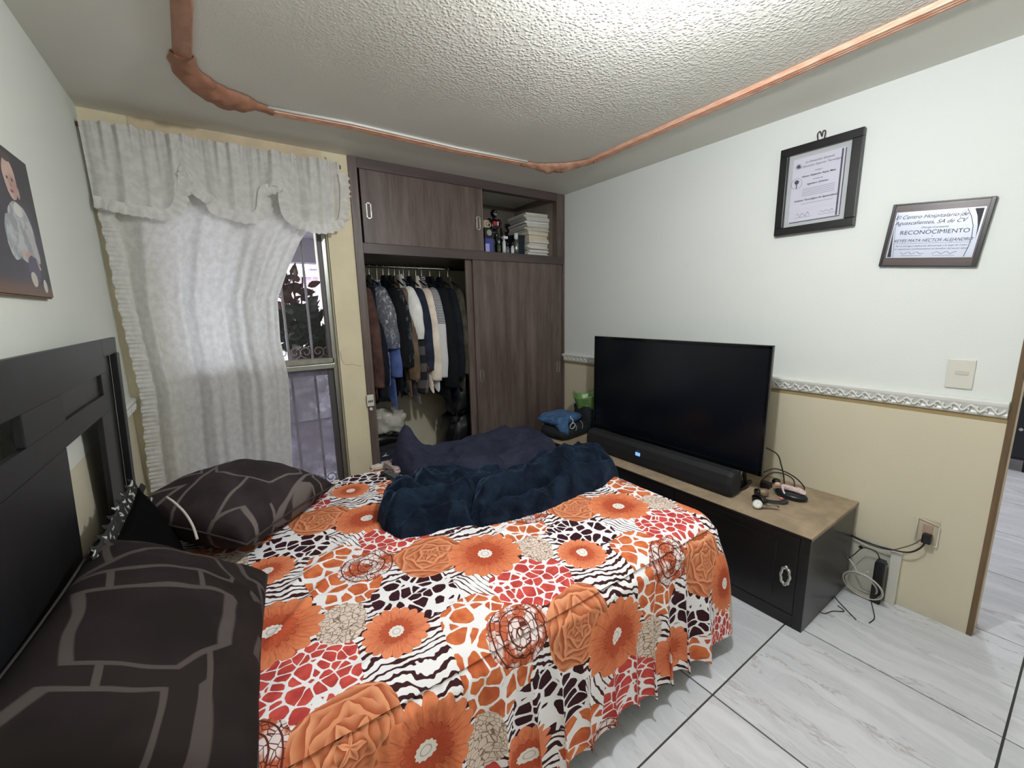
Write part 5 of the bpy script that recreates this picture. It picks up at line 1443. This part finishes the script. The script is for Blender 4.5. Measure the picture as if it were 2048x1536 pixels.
tube('drawstring', spline([(-0.418, -0.561, SZ + 0.130), (-0.412, -0.556, SZ + 0.150), (-0.425, -0.545, SZ + 0.168), (-0.410, -0.53, SZ + 0.174)], 5), 0.0032, M_paperw, jn, 6)
gb = thing('green_bag', 'crumpled green plastic bag standing in the corner behind the television', 'bag', (-0.15, -0.42, SZ))
M_green = mat('green_plastic', (112, 150, 84), 0.35, var=0.2, vscale=18)
soft('bag_body', None, None, (-0.13, -0.44, SZ + 0.12), (0.20, 0.20, 0.24), M_dkcl, 71, 0.25, gb)
def gfn(U, V):
    a = U*2*PI; r_ = 0.085 + 0.045*V + 0.008*np.sin(a*5)
    return -0.13 + r_*np.cos(a), -0.44 + r_*np.sin(a), SZ + 0.175 + 0.115*V + 0.020*np.sin(a*3 + 1)*V
grid_obj('bag_rim', 60, 8, gfn, M_green, gb, None, 0.002)

# ---- watches, figurine, glass and trifles near the end of the stand
def wring(c, rx, rz, w, th, m, parent, a0=0, a1=2*PI, rot=0.0, tilt=0.0, name='strap'):
    def fn(U, V):
        a = a0 + (a1-a0)*U
        x = rx*np.cos(a); z = rz*np.sin(a) + rz; y = (V-0.5)*w
        ct, s_ = math.cos(tilt), math.sin(tilt)
        y2 = y*ct - z*s_; z2 = y*s_ + z*ct
        c_, s2 = math.cos(rot), math.sin(rot)
        return c[0] + x*c_ - y2*s2, c[1] + x*s2 + y2*c_, c[2] + z2
    return grid_obj(name, 40, 4, fn, m, parent, None, th)
w1 = thing('black_watch', 'black digital wristwatch with its strap curled open on the stand', 'watch', (-0.385, -1.845, SZ))
box('watch_case', (-0.410, -1.860, SZ + 0.006), (-0.375, -1.815, SZ + 0.030), M_black, w1, 0.006)
wring((-0.385, -1.84, SZ + 0.003), 0.034, 0.017, 0.024, 0.003, M_black, w1, rot=1.2)
tube('strap_end', spline([(-0.355, -1.855, SZ + 0.008), (-0.335, -1.885, SZ + 0.005), (-0.315, -1.91, SZ + 0.008), (-0.295, -1.925, SZ + 0.018)], 6), 0.011, M_black, w1, 8, flat=0.25)
w2 = thing('silver_watch', 'round silver wristwatch with metal bracelet at the edge of the stand', 'watch', (-0.445, -1.875, SZ))
tmx = Matrix.Translation((-0.452, -1.862, SZ + 0.022)) @ Euler((0, math.radians(-55), math.radians(10))).to_matrix().to_4x4()
bm = bmesh.new(); bmesh.ops.create_cone(bm, cap_ends=True, segments=28, radius1=0.021, radius2=0.021, depth=0.009, matrix=tmx); bm_obj('watch_case', bm, M_silver, w2)
bm = bmesh.new(); bmesh.ops.create_cone(bm, cap_ends=True, segments=28, radius1=0.016, radius2=0.016, depth=0.0105, matrix=tmx); wd = bm_obj('dial', bm, M_antique, w2)
for k in range(9):
    a = -0.3 + k*0.33
    bm = bmesh.new(); add_box(bm, (-0.009, -0.004, -0.002), (0.009, 0.004, 0.002), 0.001, Matrix.Translation((-0.430 + 0.004*k, -1.880 - 0.0062*k, SZ + 0.010 + 0.012*abs(math.sin(a)))) @ Euler((0.5*math.cos(a), 0, 0.4)).to_matrix().to_4x4())
    bm_obj('bracelet_link', bm, M_silver, w2)
fgn = thing('figurine', 'small figurine of a black-haired girl in pink lying on an oval black base', 'figurine', (-0.205, -1.905, SZ))
def ov(U, V):
    a = U*2*PI; p = (V-0.5)*PI
    return -0.205 + 0.046*np.cos(a)*np.cos(p)**0.4, -1.905 + 0.072*np.sin(a)*np.cos(p)**0.4, SZ + 0.016 + 0.016*np.sin(p)
grid_obj('oval_base', 36, 10, ov, mat('black_green_base', (16, 26, 30), 0.3), fgn)
M_skin = mat('figurine_skin', (216, 178, 162), 0.5); M_pinkc = mat('figurine_pink_cloth', (214, 190, 190), 0.6, var=0.15, vscale=80)
# body: one skinned surface, lying on its front, head towards the television, one arm reaching down
me = bpy.data.meshes.new('body')
bv = [(-0.198, -1.905, 0.048), (-0.200, -1.885, 0.050), (-0.204, -1.868, 0.052), (-0.206, -1.856, 0.055), (-0.192, -1.925, 0.048), (-0.186, -1.945, 0.046), (-0.182, -1.962, 0.042), (-0.200, -1.928, 0.044), (-0.200, -1.950, 0.043), (-0.198, -1.966, 0.040),
      (-0.222, -1.872, 0.048), (-0.238, -1.882, 0.040), (-0.246, -1.894, 0.030), (-0.190, -1.868, 0.046), (-0.180, -1.856, 0.038)]
be = [(0, 1), (1, 2), (2, 3), (0, 4), (4, 5), (5, 6), (0, 7), (7, 8), (8, 9), (2, 10), (10, 11), (11, 12), (2, 13), (13, 14)]
me.from_pydata([(x, y, SZ + z - 0.004) for x, y, z in bv], be, [])
fb = bpy.data.objects.new('body', me); link(fb, fgn); me.materials.append(M_pinkc)
sm = fb.modifiers.new('skin', 'SKIN')
rad = [0.013, 0.014, 0.012, 0.007, 0.012, 0.009, 0.006, 0.011, 0.008, 0.006, 0.006, 0.005, 0.004, 0.006, 0.004]
for i, v in enumerate(me.skin_vertices[0].data): v.radius = (rad[i], rad[i]); v.use_root = (i == 0)
fb.modifiers.new('sub', 'SUBSURF').levels = 1; fb.modifiers['sub'].render_levels = 2
hd = soft('head', None, None, (-0.212, -1.842, SZ + 0.052), (0.028, 0.028, 0.030), M_skin, 80, 0.03, fgn, 0.95)
soft('nose', None, None, (-0.2262, -1.845, SZ + 0.050), (0.004, 0.004, 0.004), M_skin, 84, 0.0, hd, 1.0)
for s in (-1, 1): soft('eye', None, None, (-0.2245, -1.843 + s*0.0055, SZ + 0.055), (0.003, 0.004, 0.003), M_dark, 85, 0.0, hd, 1.0)
soft('hair', None, None, (-0.204, -1.834, SZ + 0.060), (0.036, 0.038, 0.034), M_toy, 81, 0.12, fgn, 0.9)
tag(soft('pink_pill', 'tiny pink bead beside the figurine base', 'bead', (-0.262, -1.885, SZ + 0.006), (0.012, 0.018, 0.010), mat('bright_pink', (236, 130, 136), 0.3), 82, 0.0, None, 1.0), 'tiny pink bead beside the figurine base', 'bead')
gl = thing('glass_jar', 'small clear round jar with a black lid lying by the television', 'jar', (-0.30, -1.83, SZ))
cyl('jar_lid', (-0.325, -1.795, SZ + 0.020), (-0.315, -1.803, SZ + 0.020), 0.020, M_bezel, gl, 24)
cyl('jar_body', (-0.315, -1.803, SZ + 0.021), (-0.285, -1.828, SZ + 0.021), 0.0205, mat('smoky_glass_jar', (128, 112, 90), 0.1, coat=0.5), gl, 24)

# ---- cables
cb = thing('tv_cables', 'black cables looping behind the television onto the stand', 'cable', (-0.13, -1.83, SZ))
tube('cable', spline([(-0.18, -1.74, 0.66), (-0.13, -1.795, 0.62), (-0.115, -1.815, 0.56), (-0.110, -1.83, 0.50), (-0.12, -1.84, 0.455), (-0.15, -1.85, 0.445)], 8), 0.0032, M_cable, cb, 8)
tube('cable', spline([(-0.17, -1.74, 0.50), (-0.13, -1.785, 0.535), (-0.10, -1.83, 0.525), (-0.08, -1.875, 0.500), (-0.06, -1.905, 0.462), (-0.06, -1.91, 0.444)], 8), 0.0032, M_cable, cb, 8)
tube('cable', spline([(-0.19, -1.755, 0.47), (-0.15, -1.785, 0.515), (-0.12, -1.83, 0.520), (-0.085, -1.865, 0.490), (-0.10, -1.88, 0.455)], 8), 0.0030, M_cable, cb, 8)
box('plug_block', (-0.20, -1.80, SZ + 0.001), (-0.155, -1.755, SZ + 0.030), M_black, cb, 0.004)
pc = thing('power_cord', 'black cords running from behind the stand to the wall socket', 'cable', (-0.03, -2.25, 0.3))
tube('cord', spline([(-0.012, -2.06, 0.285), (-0.028, -2.13, 0.270), (-0.036, -2.20, 0.268), (-0.040, -2.26, 0.275), (-0.042, -2.32, 0.290), (-0.040, -2.355, 0.325), (-0.030, -2.37, 0.365)], 8), 0.0034, M_cable, pc, 8)
tube('cord', spline([(-0.012, -2.06, 0.280), (-0.022, -2.13, 0.262), (-0.030, -2.20, 0.258), (-0.034, -2.262, 0.270), (-0.034, -2.30, 0.300), (-0.030, -2.335, 0.335), (-0.022, -2.36, 0.375)], 8), 0.0026, mat('taupe_cord', (112, 100, 84), 0.6), pc, 8)
box('plug', (-0.045, -2.385, 0.355), (-0.012, -2.355, 0.395), M_black, pc, 0.005)

# socket with a broken transparent cover, light switch, cable duct
so = thing('wall_socket', 'wall socket with a taped transparent cover and a black plug', 'socket', (0, -2.365, 0.40))
box('plate', (-0.006, -2.400, 0.345), (-0.0, -2.332, 0.455), mat('beige_socket_plate', (196, 184, 160), 0.5), so, 0.002)
box('insert', (-0.012, -2.380, 0.368), (-0.006, -2.350, 0.430), mat('pinkish_insert', (176, 150, 134), 0.4), so, 0.002)
tube('tape_edge', [(-0.014, -2.400, 0.345), (-0.014, -2.332, 0.345), (-0.014, -2.332, 0.455), (-0.014, -2.400, 0.440)], 0.0022, M_whiteb, so, 6, closed=True)
sw = thing('light_switch', 'white single light switch plate above the dado rail', 'switch', (0, -2.38, 1.1))
box('plate', (-0.008, -2.420, 1.038), (0, -2.343, 1.156), M_white, sw, 0.003)
box('rocker', (-0.0105, -2.404, 1.094), (-0.008, -2.366, 1.110), mat('rocker_white', (198, 198, 186), 0.4), sw, 0.001)
structure(box('trim_8', (-0.022, -2.300, 0.0), (0, -2.264, 0.262), mat('white_duct', (206, 204, 196), 0.5), None, 0.002), 'white cable duct rising from the floor')
cyl('cable_hole', (0.0005, -2.150, 0.215), (-0.001, -2.150, 0.215), 0.009, M_dark, wr, 12)
md = thing('modem', 'slim black modem standing against the wall below the socket', 'modem', (-0.04, -2.24, 0))
box('case', (-0.075, -2.262, 0.0), (-0.030, -2.222, 0.205), M_black, md, 0.008)
box('vent_cap', (-0.070, -2.258, 0.203), (-0.035, -2.226, 0.214), mat('modem_cap', (36, 44, 48), 0.4), md, 0.004)
co = thing('white_cable_coil', 'coiled white network cable leaning beside the black modem', 'cable', (-0.09, -2.19, 0))
for k in range(5):
    R_ = 0.056 + 0.0045*k; cxk = -0.085 - 0.007*k; cy = -2.190 - 0.004*k + 0.006*math.sin(k*2)
    pts = [(cxk - 0.045*math.sin(a)*0.9, cy + R_*math.cos(a), 0.078 + 0.002*k + (R_ + 0.004)*math.sin(a)) for a in np.linspace(0, 2*PI, 40, endpoint=False)]
    tube('loop', pts, 0.0030, M_wcable, co, 8, closed=True)
tube('tail', spline([(-0.05, -2.10, 0.175), (-0.06, -2.14, 0.150), (-0.08, -2.175, 0.120), (-0.095, -2.21, 0.155)], 6), 0.003, M_wcable, co, 8)
bk = thing('black_cable', 'thin black cable trailing from the modem over the floor tiles', 'cable', (-0.15, -2.2, 0))
tube('cable', spline([(-0.05, -2.235, 0.214), (-0.05, -2.215, 0.245), (-0.05, -2.17, 0.240), (-0.055, -2.14, 0.19), (-0.06, -2.115, 0.15), (-0.07, -2.10, 0.12), (-0.12, -2.09, 0.02), (-0.17, -2.12, 0.004), (-0.21, -2.16, 0.003), (-0.27, -2.23, 0.003)], 8), 0.0022, M_cable, bk, 6)
tube('cable', spline([(-0.19, -2.12, 0.003), (-0.26, -2.10, 0.003), (-0.32, -2.08, 0.003), (-0.34, -2.13, 0.003), (-0.29, -2.15, 0.003), (-0.25, -2.18, 0.003), (-0.23, -2.15, 0.003)], 8), 0.0020, M_cable, bk, 6)
tube('cable', spline([(-0.09, -2.235, 0.01), (-0.15, -2.26, 0.003), (-0.20, -2.275, 0.003), (-0.25, -2.27, 0.003)], 6), 0.0020, M_cable, bk, 6)

# ---------------------------------------------------------------- wall pictures
M_ink = mat('printed_ink', (84, 86, 94), 0.6); M_inkd = mat('printed_ink_black', (26, 26, 34), 0.6); M_inkl = mat('printed_ink_faint', (140, 142, 150), 0.6)
def text(s, size, y, z, x, m, parent, shear=0.0, align='CENTER', sx=1.0, bold=0.0, roll=0.0, piv=None, name='lettering'):
    c = bpy.data.curves.new(name, 'FONT'); c.body = s; c.size = size; c.align_x = align; c.align_y = 'CENTER'; c.shear = shear; c.extrude = 0.00015; c.offset = bold
    o = font_mesh(name, c, m, parent)
    R = Matrix(((0, 0, -1, 0), (-1, 0, 0, 0), (0, 1, 0, 0), (0, 0, 0, 1)))
    loc = Matrix.Translation((x, y, z))
    o.matrix_basis = loc @ R @ Matrix.Diagonal((sx, 1, 1, 1))
    return o
# diploma
f1 = thing('framed_diploma', 'diploma in a wide black portrait frame high on the white wall', 'picture frame', (0, -1.81, 1.93))
Y0, Y1, Z0, Z1 = -1.975, -1.642, 1.733, 2.143
M_frame = mat('black_frame_wood', (22, 21, 24), 0.35)
boxes('frame', [((-0.030, Y0, Z0), (0, Y1, Z0 + 0.036)), ((-0.030, Y0, Z1 - 0.036), (0, Y1, Z1)), ((-0.030, Y0, Z0 + 0.036), (0, Y0 + 0.040, Z1 - 0.036)), ((-0.030, Y1 - 0.036, Z0 + 0.036), (0, Y1, Z1 - 0.036))], M_frame, f1, 0.003)
box('mount', (-0.010, Y0 + 0.038, Z0 + 0.034), (-0.004, Y1 - 0.034, Z1 - 0.034), mat('pale_mount', (208, 212, 206), 0.6), f1)
pp = box('certificate', (-0.0115, Y0 + 0.062, Z0 + 0.054), (-0.0100, Y1 - 0.056, Z1 - 0.058), mat('certificate_paper', (230, 231, 236), 0.5), f1)
xt = -0.0118
yc = (Y0 + Y1)/2 + 0.0
for (w0, w1, z0, z1, mm) in ((Y0 + 0.062, Y0 + 0.066, Z0 + 0.060, Z1 - 0.062, M_ink), (Y0 + 0.073, Y0 + 0.080, Z0 + 0.060, Z1 - 0.062, M_ink), (Y0 + 0.062, Y1 - 0.060, Z0 + 0.054, Z0 + 0.058, M_ink)):
    box('printed_rule', (xt - 0.0002, w0, z0), (xt + 0.0002, w1, z1), mm, pp)
text('La Dirección General', 0.0135, yc + 0.0, Z1 - 0.082, xt, M_ink, pp, 0.3)
text('de Educación Superior Tecnológica', 0.0125, yc - 0.004, Z1 - 0.100, xt, M_ink, pp, 0.3)
text('otorga a', 0.009, yc, Z1 - 0.127, xt, M_ink, pp, 0.3)
text('Héctor Alejandro Reyes Mata', 0.0115, yc, Z1 - 0.146, xt, M_inkd, pp, 0.3, bold=0.0002)
text('el título de', 0.009, yc, Z1 - 0.166, xt, M_ink, pp, 0.3)
text('Ingeniero Químico', 0.0115, yc, Z1 - 0.184, xt, M_inkd, pp, 0.3, bold=0.0002)
for k in range(5): box('text_line', (xt - 0.0002, yc - 0.072, Z1 - 0.205 - k*0.008), (xt + 0.0002, yc + 0.060, Z1 - 0.2035 - k*0.008), M_inkl, pp)
text('Instituto Tecnológico de Aguascalientes', 0.0115, yc, Z1 - 0.255, xt, M_inkd, pp, 0.3, bold=0.0002)
box('text_line', (xt - 0.0002, yc - 0.07, Z1 - 0.273), (xt + 0.0002, yc + 0.06, Z1 - 0.2715), M_inkl, pp)
# emblem, seal and signatures
for (ey, ez, r_) in ((Y1 - 0.080, Z1 - 0.094, 0.012), (Y1 - 0.078, Z1 - 0.172, 0.024)):
    tube('seal_ring', [(xt, ey + r_*math.cos(a), ez + r_*math.sin(a)) for a in np.linspace(0, 2*PI, 24, endpoint=False)], 0.0006, M_ink, pp, 4, closed=True)
cyl('emblem', (xt + 0.0003, Y1 - 0.080, Z1 - 0.094), (xt - 0.0003, Y1 - 0.080, Z1 - 0.094), 0.0085, M_ink, pp, 16)
cyl('seal_head', (xt + 0.0003, Y1 - 0.078, Z1 - 0.165), (xt - 0.0003, Y1 - 0.078, Z1 - 0.165), 0.010, M_ink, pp, 16)
box('seal_stem', (xt - 0.0003, Y1 - 0.080, Z1 - 0.194), (xt + 0.0003, Y1 - 0.076, Z1 - 0.170), M_ink, pp)
for sy in (yc + 0.050, yc - 0.050):
    tube('signature', spline([(xt, sy + 0.028 - 0.008*k, Z1 - 0.322 + 0.010*math.sin(k*2.3)*(1 if sy > yc else 0.4)) for k in range(8)], 5), 0.0007, M_ink, pp, 4)
    box('text_line', (xt - 0.0002, sy - 0.034, Z1 - 0.335), (xt + 0.0002, sy + 0.034, Z1 - 0.3335), M_inkl, pp)
tube('wire_loop', spline([(-0.012, -1.795, 2.140), (-0.014, -1.790, 2.172), (-0.014, -1.800, 2.182), (-0.014, -1.808, 2.160), (-0.014, -1.812, 2.180), (-0.014, -1.822, 2.176), (-0.012, -1.818, 2.140)], 6), 0.0022, M_cable, f1, 6)
box('glass', (-0.0145, Y0 + 0.036, Z0 + 0.032), (-0.0135, Y1 - 0.032, Z1 - 0.032), M_glass, f1)

# recognition plaque, hung slightly crooked
f2 = thing('recognition_plaque', 'landscape wooden plaque with an engraved silver plate reading RECONOCIMIENTO', 'plaque', (0, -2.240, 1.655), local=True)
f2.rotation_euler = (math.radians(5.6), 0, 0)
w, h = 0.145, 0.1235
M_pl = wood('plaque_brown_wood', (62, 50, 50), (92, 76, 74), 0.35, axis=1)
M_plate = mat('brushed_silver_plate', (178, 183, 198), 0.42, metal=0.30)
def lb(name, y0, y1, z0, z1, x0, x1, m, parent=f2, bev=0.0):
    return box(name, (x0, y0, z0), (x1, y1, z1), m, parent, bev)
lb('board', -w, w, -h, h, -0.016, 0.0, M_pl, bev=0.002)
boxes('dark_edge', [((-0.019, -w - 0.003, -h - 0.003), (0, -w + 0.010, h + 0.003)), ((-0.019, w - 0.008, -h - 0.003), (0, w + 0.003, h + 0.003)), ((-0.018, -w, h - 0.003), (0, w, h + 0.003)), ((-0.018, -w, -h - 0.003), (0, w, -h + 0.004))], M_frame, f2, 0.0015)
pw_, ph_ = 0.130, 0.092
pl = lb('silver_plate', -pw_, pw_, -ph_ + 0.001, ph_ + 0.001, -0.0180, -0.016, M_plate)
xt = -0.0183
text('El Centro Hospitalario de', 0.0205, 0.022, 0.071, xt, M_inkd, pl, 0.35)
text('Aguascalientes, SA de CV', 0.0205, 0.022, 0.048, xt, M_inkd, pl, 0.35)
text('Otorga el presente', 0.0105, 0.0, 0.028, xt, M_inkd, pl, 0.3)
text('RECONOCIMIENTO', 0.0225, 0.0, 0.009, xt, M_inkd, pl, 0.0, bold=0.0, sx=1.03)
text('a', 0.009, 0.0, -0.006, xt, M_inkd, pl)
text('REYES MATA HÉCTOR ALEJANDRO', 0.0165, 0.0, -0.023, xt, M_inkd, pl, 0.35, sx=0.90)
box('text_rule', (xt - 0.0002, -0.118, -0.0340), (xt + 0.0002, 0.118, -0.0332), M_inkd, pl)
text('Por su entrega y dedicación demostrada a lo largo de 5 años', 0.0088, 0.0, -0.044, xt, M_ink, pl, 0.3)
text('de trayectoria y profesionalismo en beneficio del sector salud', 0.0088, 0.0, -0.056, xt, M_ink, pl, 0.3)
for sy in (0.052, -0.046):
    tube('signature', spline([(xt, sy + 0.034 - 0.009*k, -0.072 + 0.005*math.sin(k*2.1 + sy*40)) for k in range(9)], 5), 0.0006, M_inkd, pl, 4)
    box('text_line', (xt - 0.0002, sy - 0.034, -0.0835), (xt + 0.0002, sy + 0.030, -0.0825), M_ink, pl)
# black corner sweeps of the plate
def sweep(name, pts, m):
    V = [(xt - 0.0001, y, z) for y, z in pts]; mesh_obj(name, V, [tuple(range(len(V)))], m, pl)
arc = [(-0.100, 0.088), (-0.112, 0.060), (-0.120, 0.025), (-0.1235, -0.010), (-0.1245, -0.030)]
sweep('black_sweep', [(-0.1245, 0.088)] + arc, M_inkd)
tube('arc_line', [(xt, y + 0.014, z) for y, z in [(-0.094, 0.090), (-0.110, 0.060), (-0.122, 0.025), (-0.127, -0.015), (-0.126, -0.050), (-0.120, -0.088)]], 0.0012, M_ink, pl, 4)
sweep('black_sweep', [(0.126, -0.088), (0.113, -0.088), (0.118, -0.050), (0.1235, 0.0), (0.1265, 0.045)], M_inkd)
tube('arc_line', [(xt, y, z) for y, z in [(0.107, -0.088), (0.113, -0.040), (0.121, 0.02), (0.125, 0.088)]], 0.0007, M_ink, pl, 4)
tube('round_logo', [(xt, -0.077 + 0.013*math.cos(a), 0.068 + 0.015*math.sin(a)) for a in np.linspace(0, 2*PI, 24, endpoint=False)], 0.0006, M_inkl, pl, 4, closed=True)
text('Y', 0.012, -0.077, 0.068, xt, M_inkl, pl)

# ---- printed portrait of a seated small child on the left wall
def portrait():
    m, nx, b = new_mat('printed_child_portrait')
    x, y, z = nx.obj(); vec = nx.obj(raw=True)
    ny = (nx.noise(vec, 30.0, 2.0) - 0.5)*0.010; nz = (nx.noise(nx.comb(y, z, 3.0), 30.0, 2.0) - 0.5)*0.010
    def el(cy, cz_, ry, rz, ang=0.0):
        dy = y + ny - cy; dz = z + nz - cz_
        c, s = math.cos(ang), math.sin(ang)
        a = (dy*c + dz*s)*(1/ry); q = (dz*c - dy*s)*(1/rz)
        return (a*a + q*q) < 1.0
    n = nx.noise(vec, 6.0, 3.0)
    col = nx.mix(nx.smooth(n, 0.3, 0.7), lin((30, 26, 38)), lin((52, 46, 66)))
    col = nx.mix(nx.smooth(z, 1.50, 1.46), col, lin((96, 66, 46)))
    cl_ = nx.mix(nx.smooth(nx.noise(vec, 30.0, 3.0), 0.4, 0.6), lin((140, 146, 148)), lin((180, 184, 186)))
    col = nx.mix(el(-1.075, 1.610, 0.085, 0.075), col, cl_)
    col = nx.mix(el(-1.010, 1.585, 0.020, 0.050, 0.4), col, lin((176, 176, 176)))
    col = nx.mix(el(-1.150, 1.590, 0.040, 0.055), col, cl_)
    col = nx.mix(el(-1.075, 1.665, 0.028, 0.018), col, lin((206, 206, 200)))
    skin = nx.mix(nx.smooth(nx.noise(vec, 18.0, 2.0), 0.35, 0.65), lin((176, 142, 132)), lin((202, 172, 158)))
    col = nx.mix(el(-1.050, 1.545, 0.060, 0.013, -0.3), col, skin)
    col = nx.mix(el(-1.045, 1.520, 0.040, 0.035), col, lin((72, 66, 96)))
    col = nx.mix(el(-1.060, 1.495, 0.022, 0.020), col, lin((196, 186, 176)))
    col = nx.mix(el(-0.985, 1.482, 0.014, 0.018), col, lin((196, 196, 190)))
    col = nx.mix(el(-1.085, 1.738, 0.040, 0.050), col, skin)
    col = nx.mix(el(-1.045, 1.712, 0.009, 0.014), col, skin)
    col = nx.mix(el(-1.090, 1.790, 0.036, 0.012), col, lin((74, 58, 56)))
    for ey in (-1.070, -1.102): col = nx.mix(el(ey, 1.738, 0.006, 0.004), col, lin((50, 30, 32)))
    col = nx.mix(el(-1.086, 1.722, 0.004, 0.005), col, lin((150, 106, 98)))
    col = nx.mix(el(-1.086, 1.708, 0.011, 0.004), col, lin((140, 70, 70)))
    nx.put(b.inputs['Base Color'], col); b.inputs['Roughness'].default_value = 0.35
    return m
pf_ = thing('portrait_print', 'unframed dark portrait print of a small child in pale clothes on the left wall', 'picture', (XL, -1.14, 1.63))
box('canvas', (XL, -1.345, 1.452), (XL + 0.016, -0.935, 1.812), portrait(), pf_)
box('print_edge', (XL - 0.0005, -1.347, 1.448), (XL + 0.012, -0.933, 1.452), mat('amber_canvas_edge', (120, 90, 60), 0.6), pf_)

# ---- ceiling lamp of the bedroom, just above the picture
lp_ = thing('ceiling_bulb', 'white bulb holder on the bedroom ceiling above the bed', 'lamp', (-1.45, -2.10, H_))
cyl('socket', (-1.45, -2.10, H_), (-1.45, -2.10, H_ - 0.05), 0.035, M_whiteb, lp_, 24)
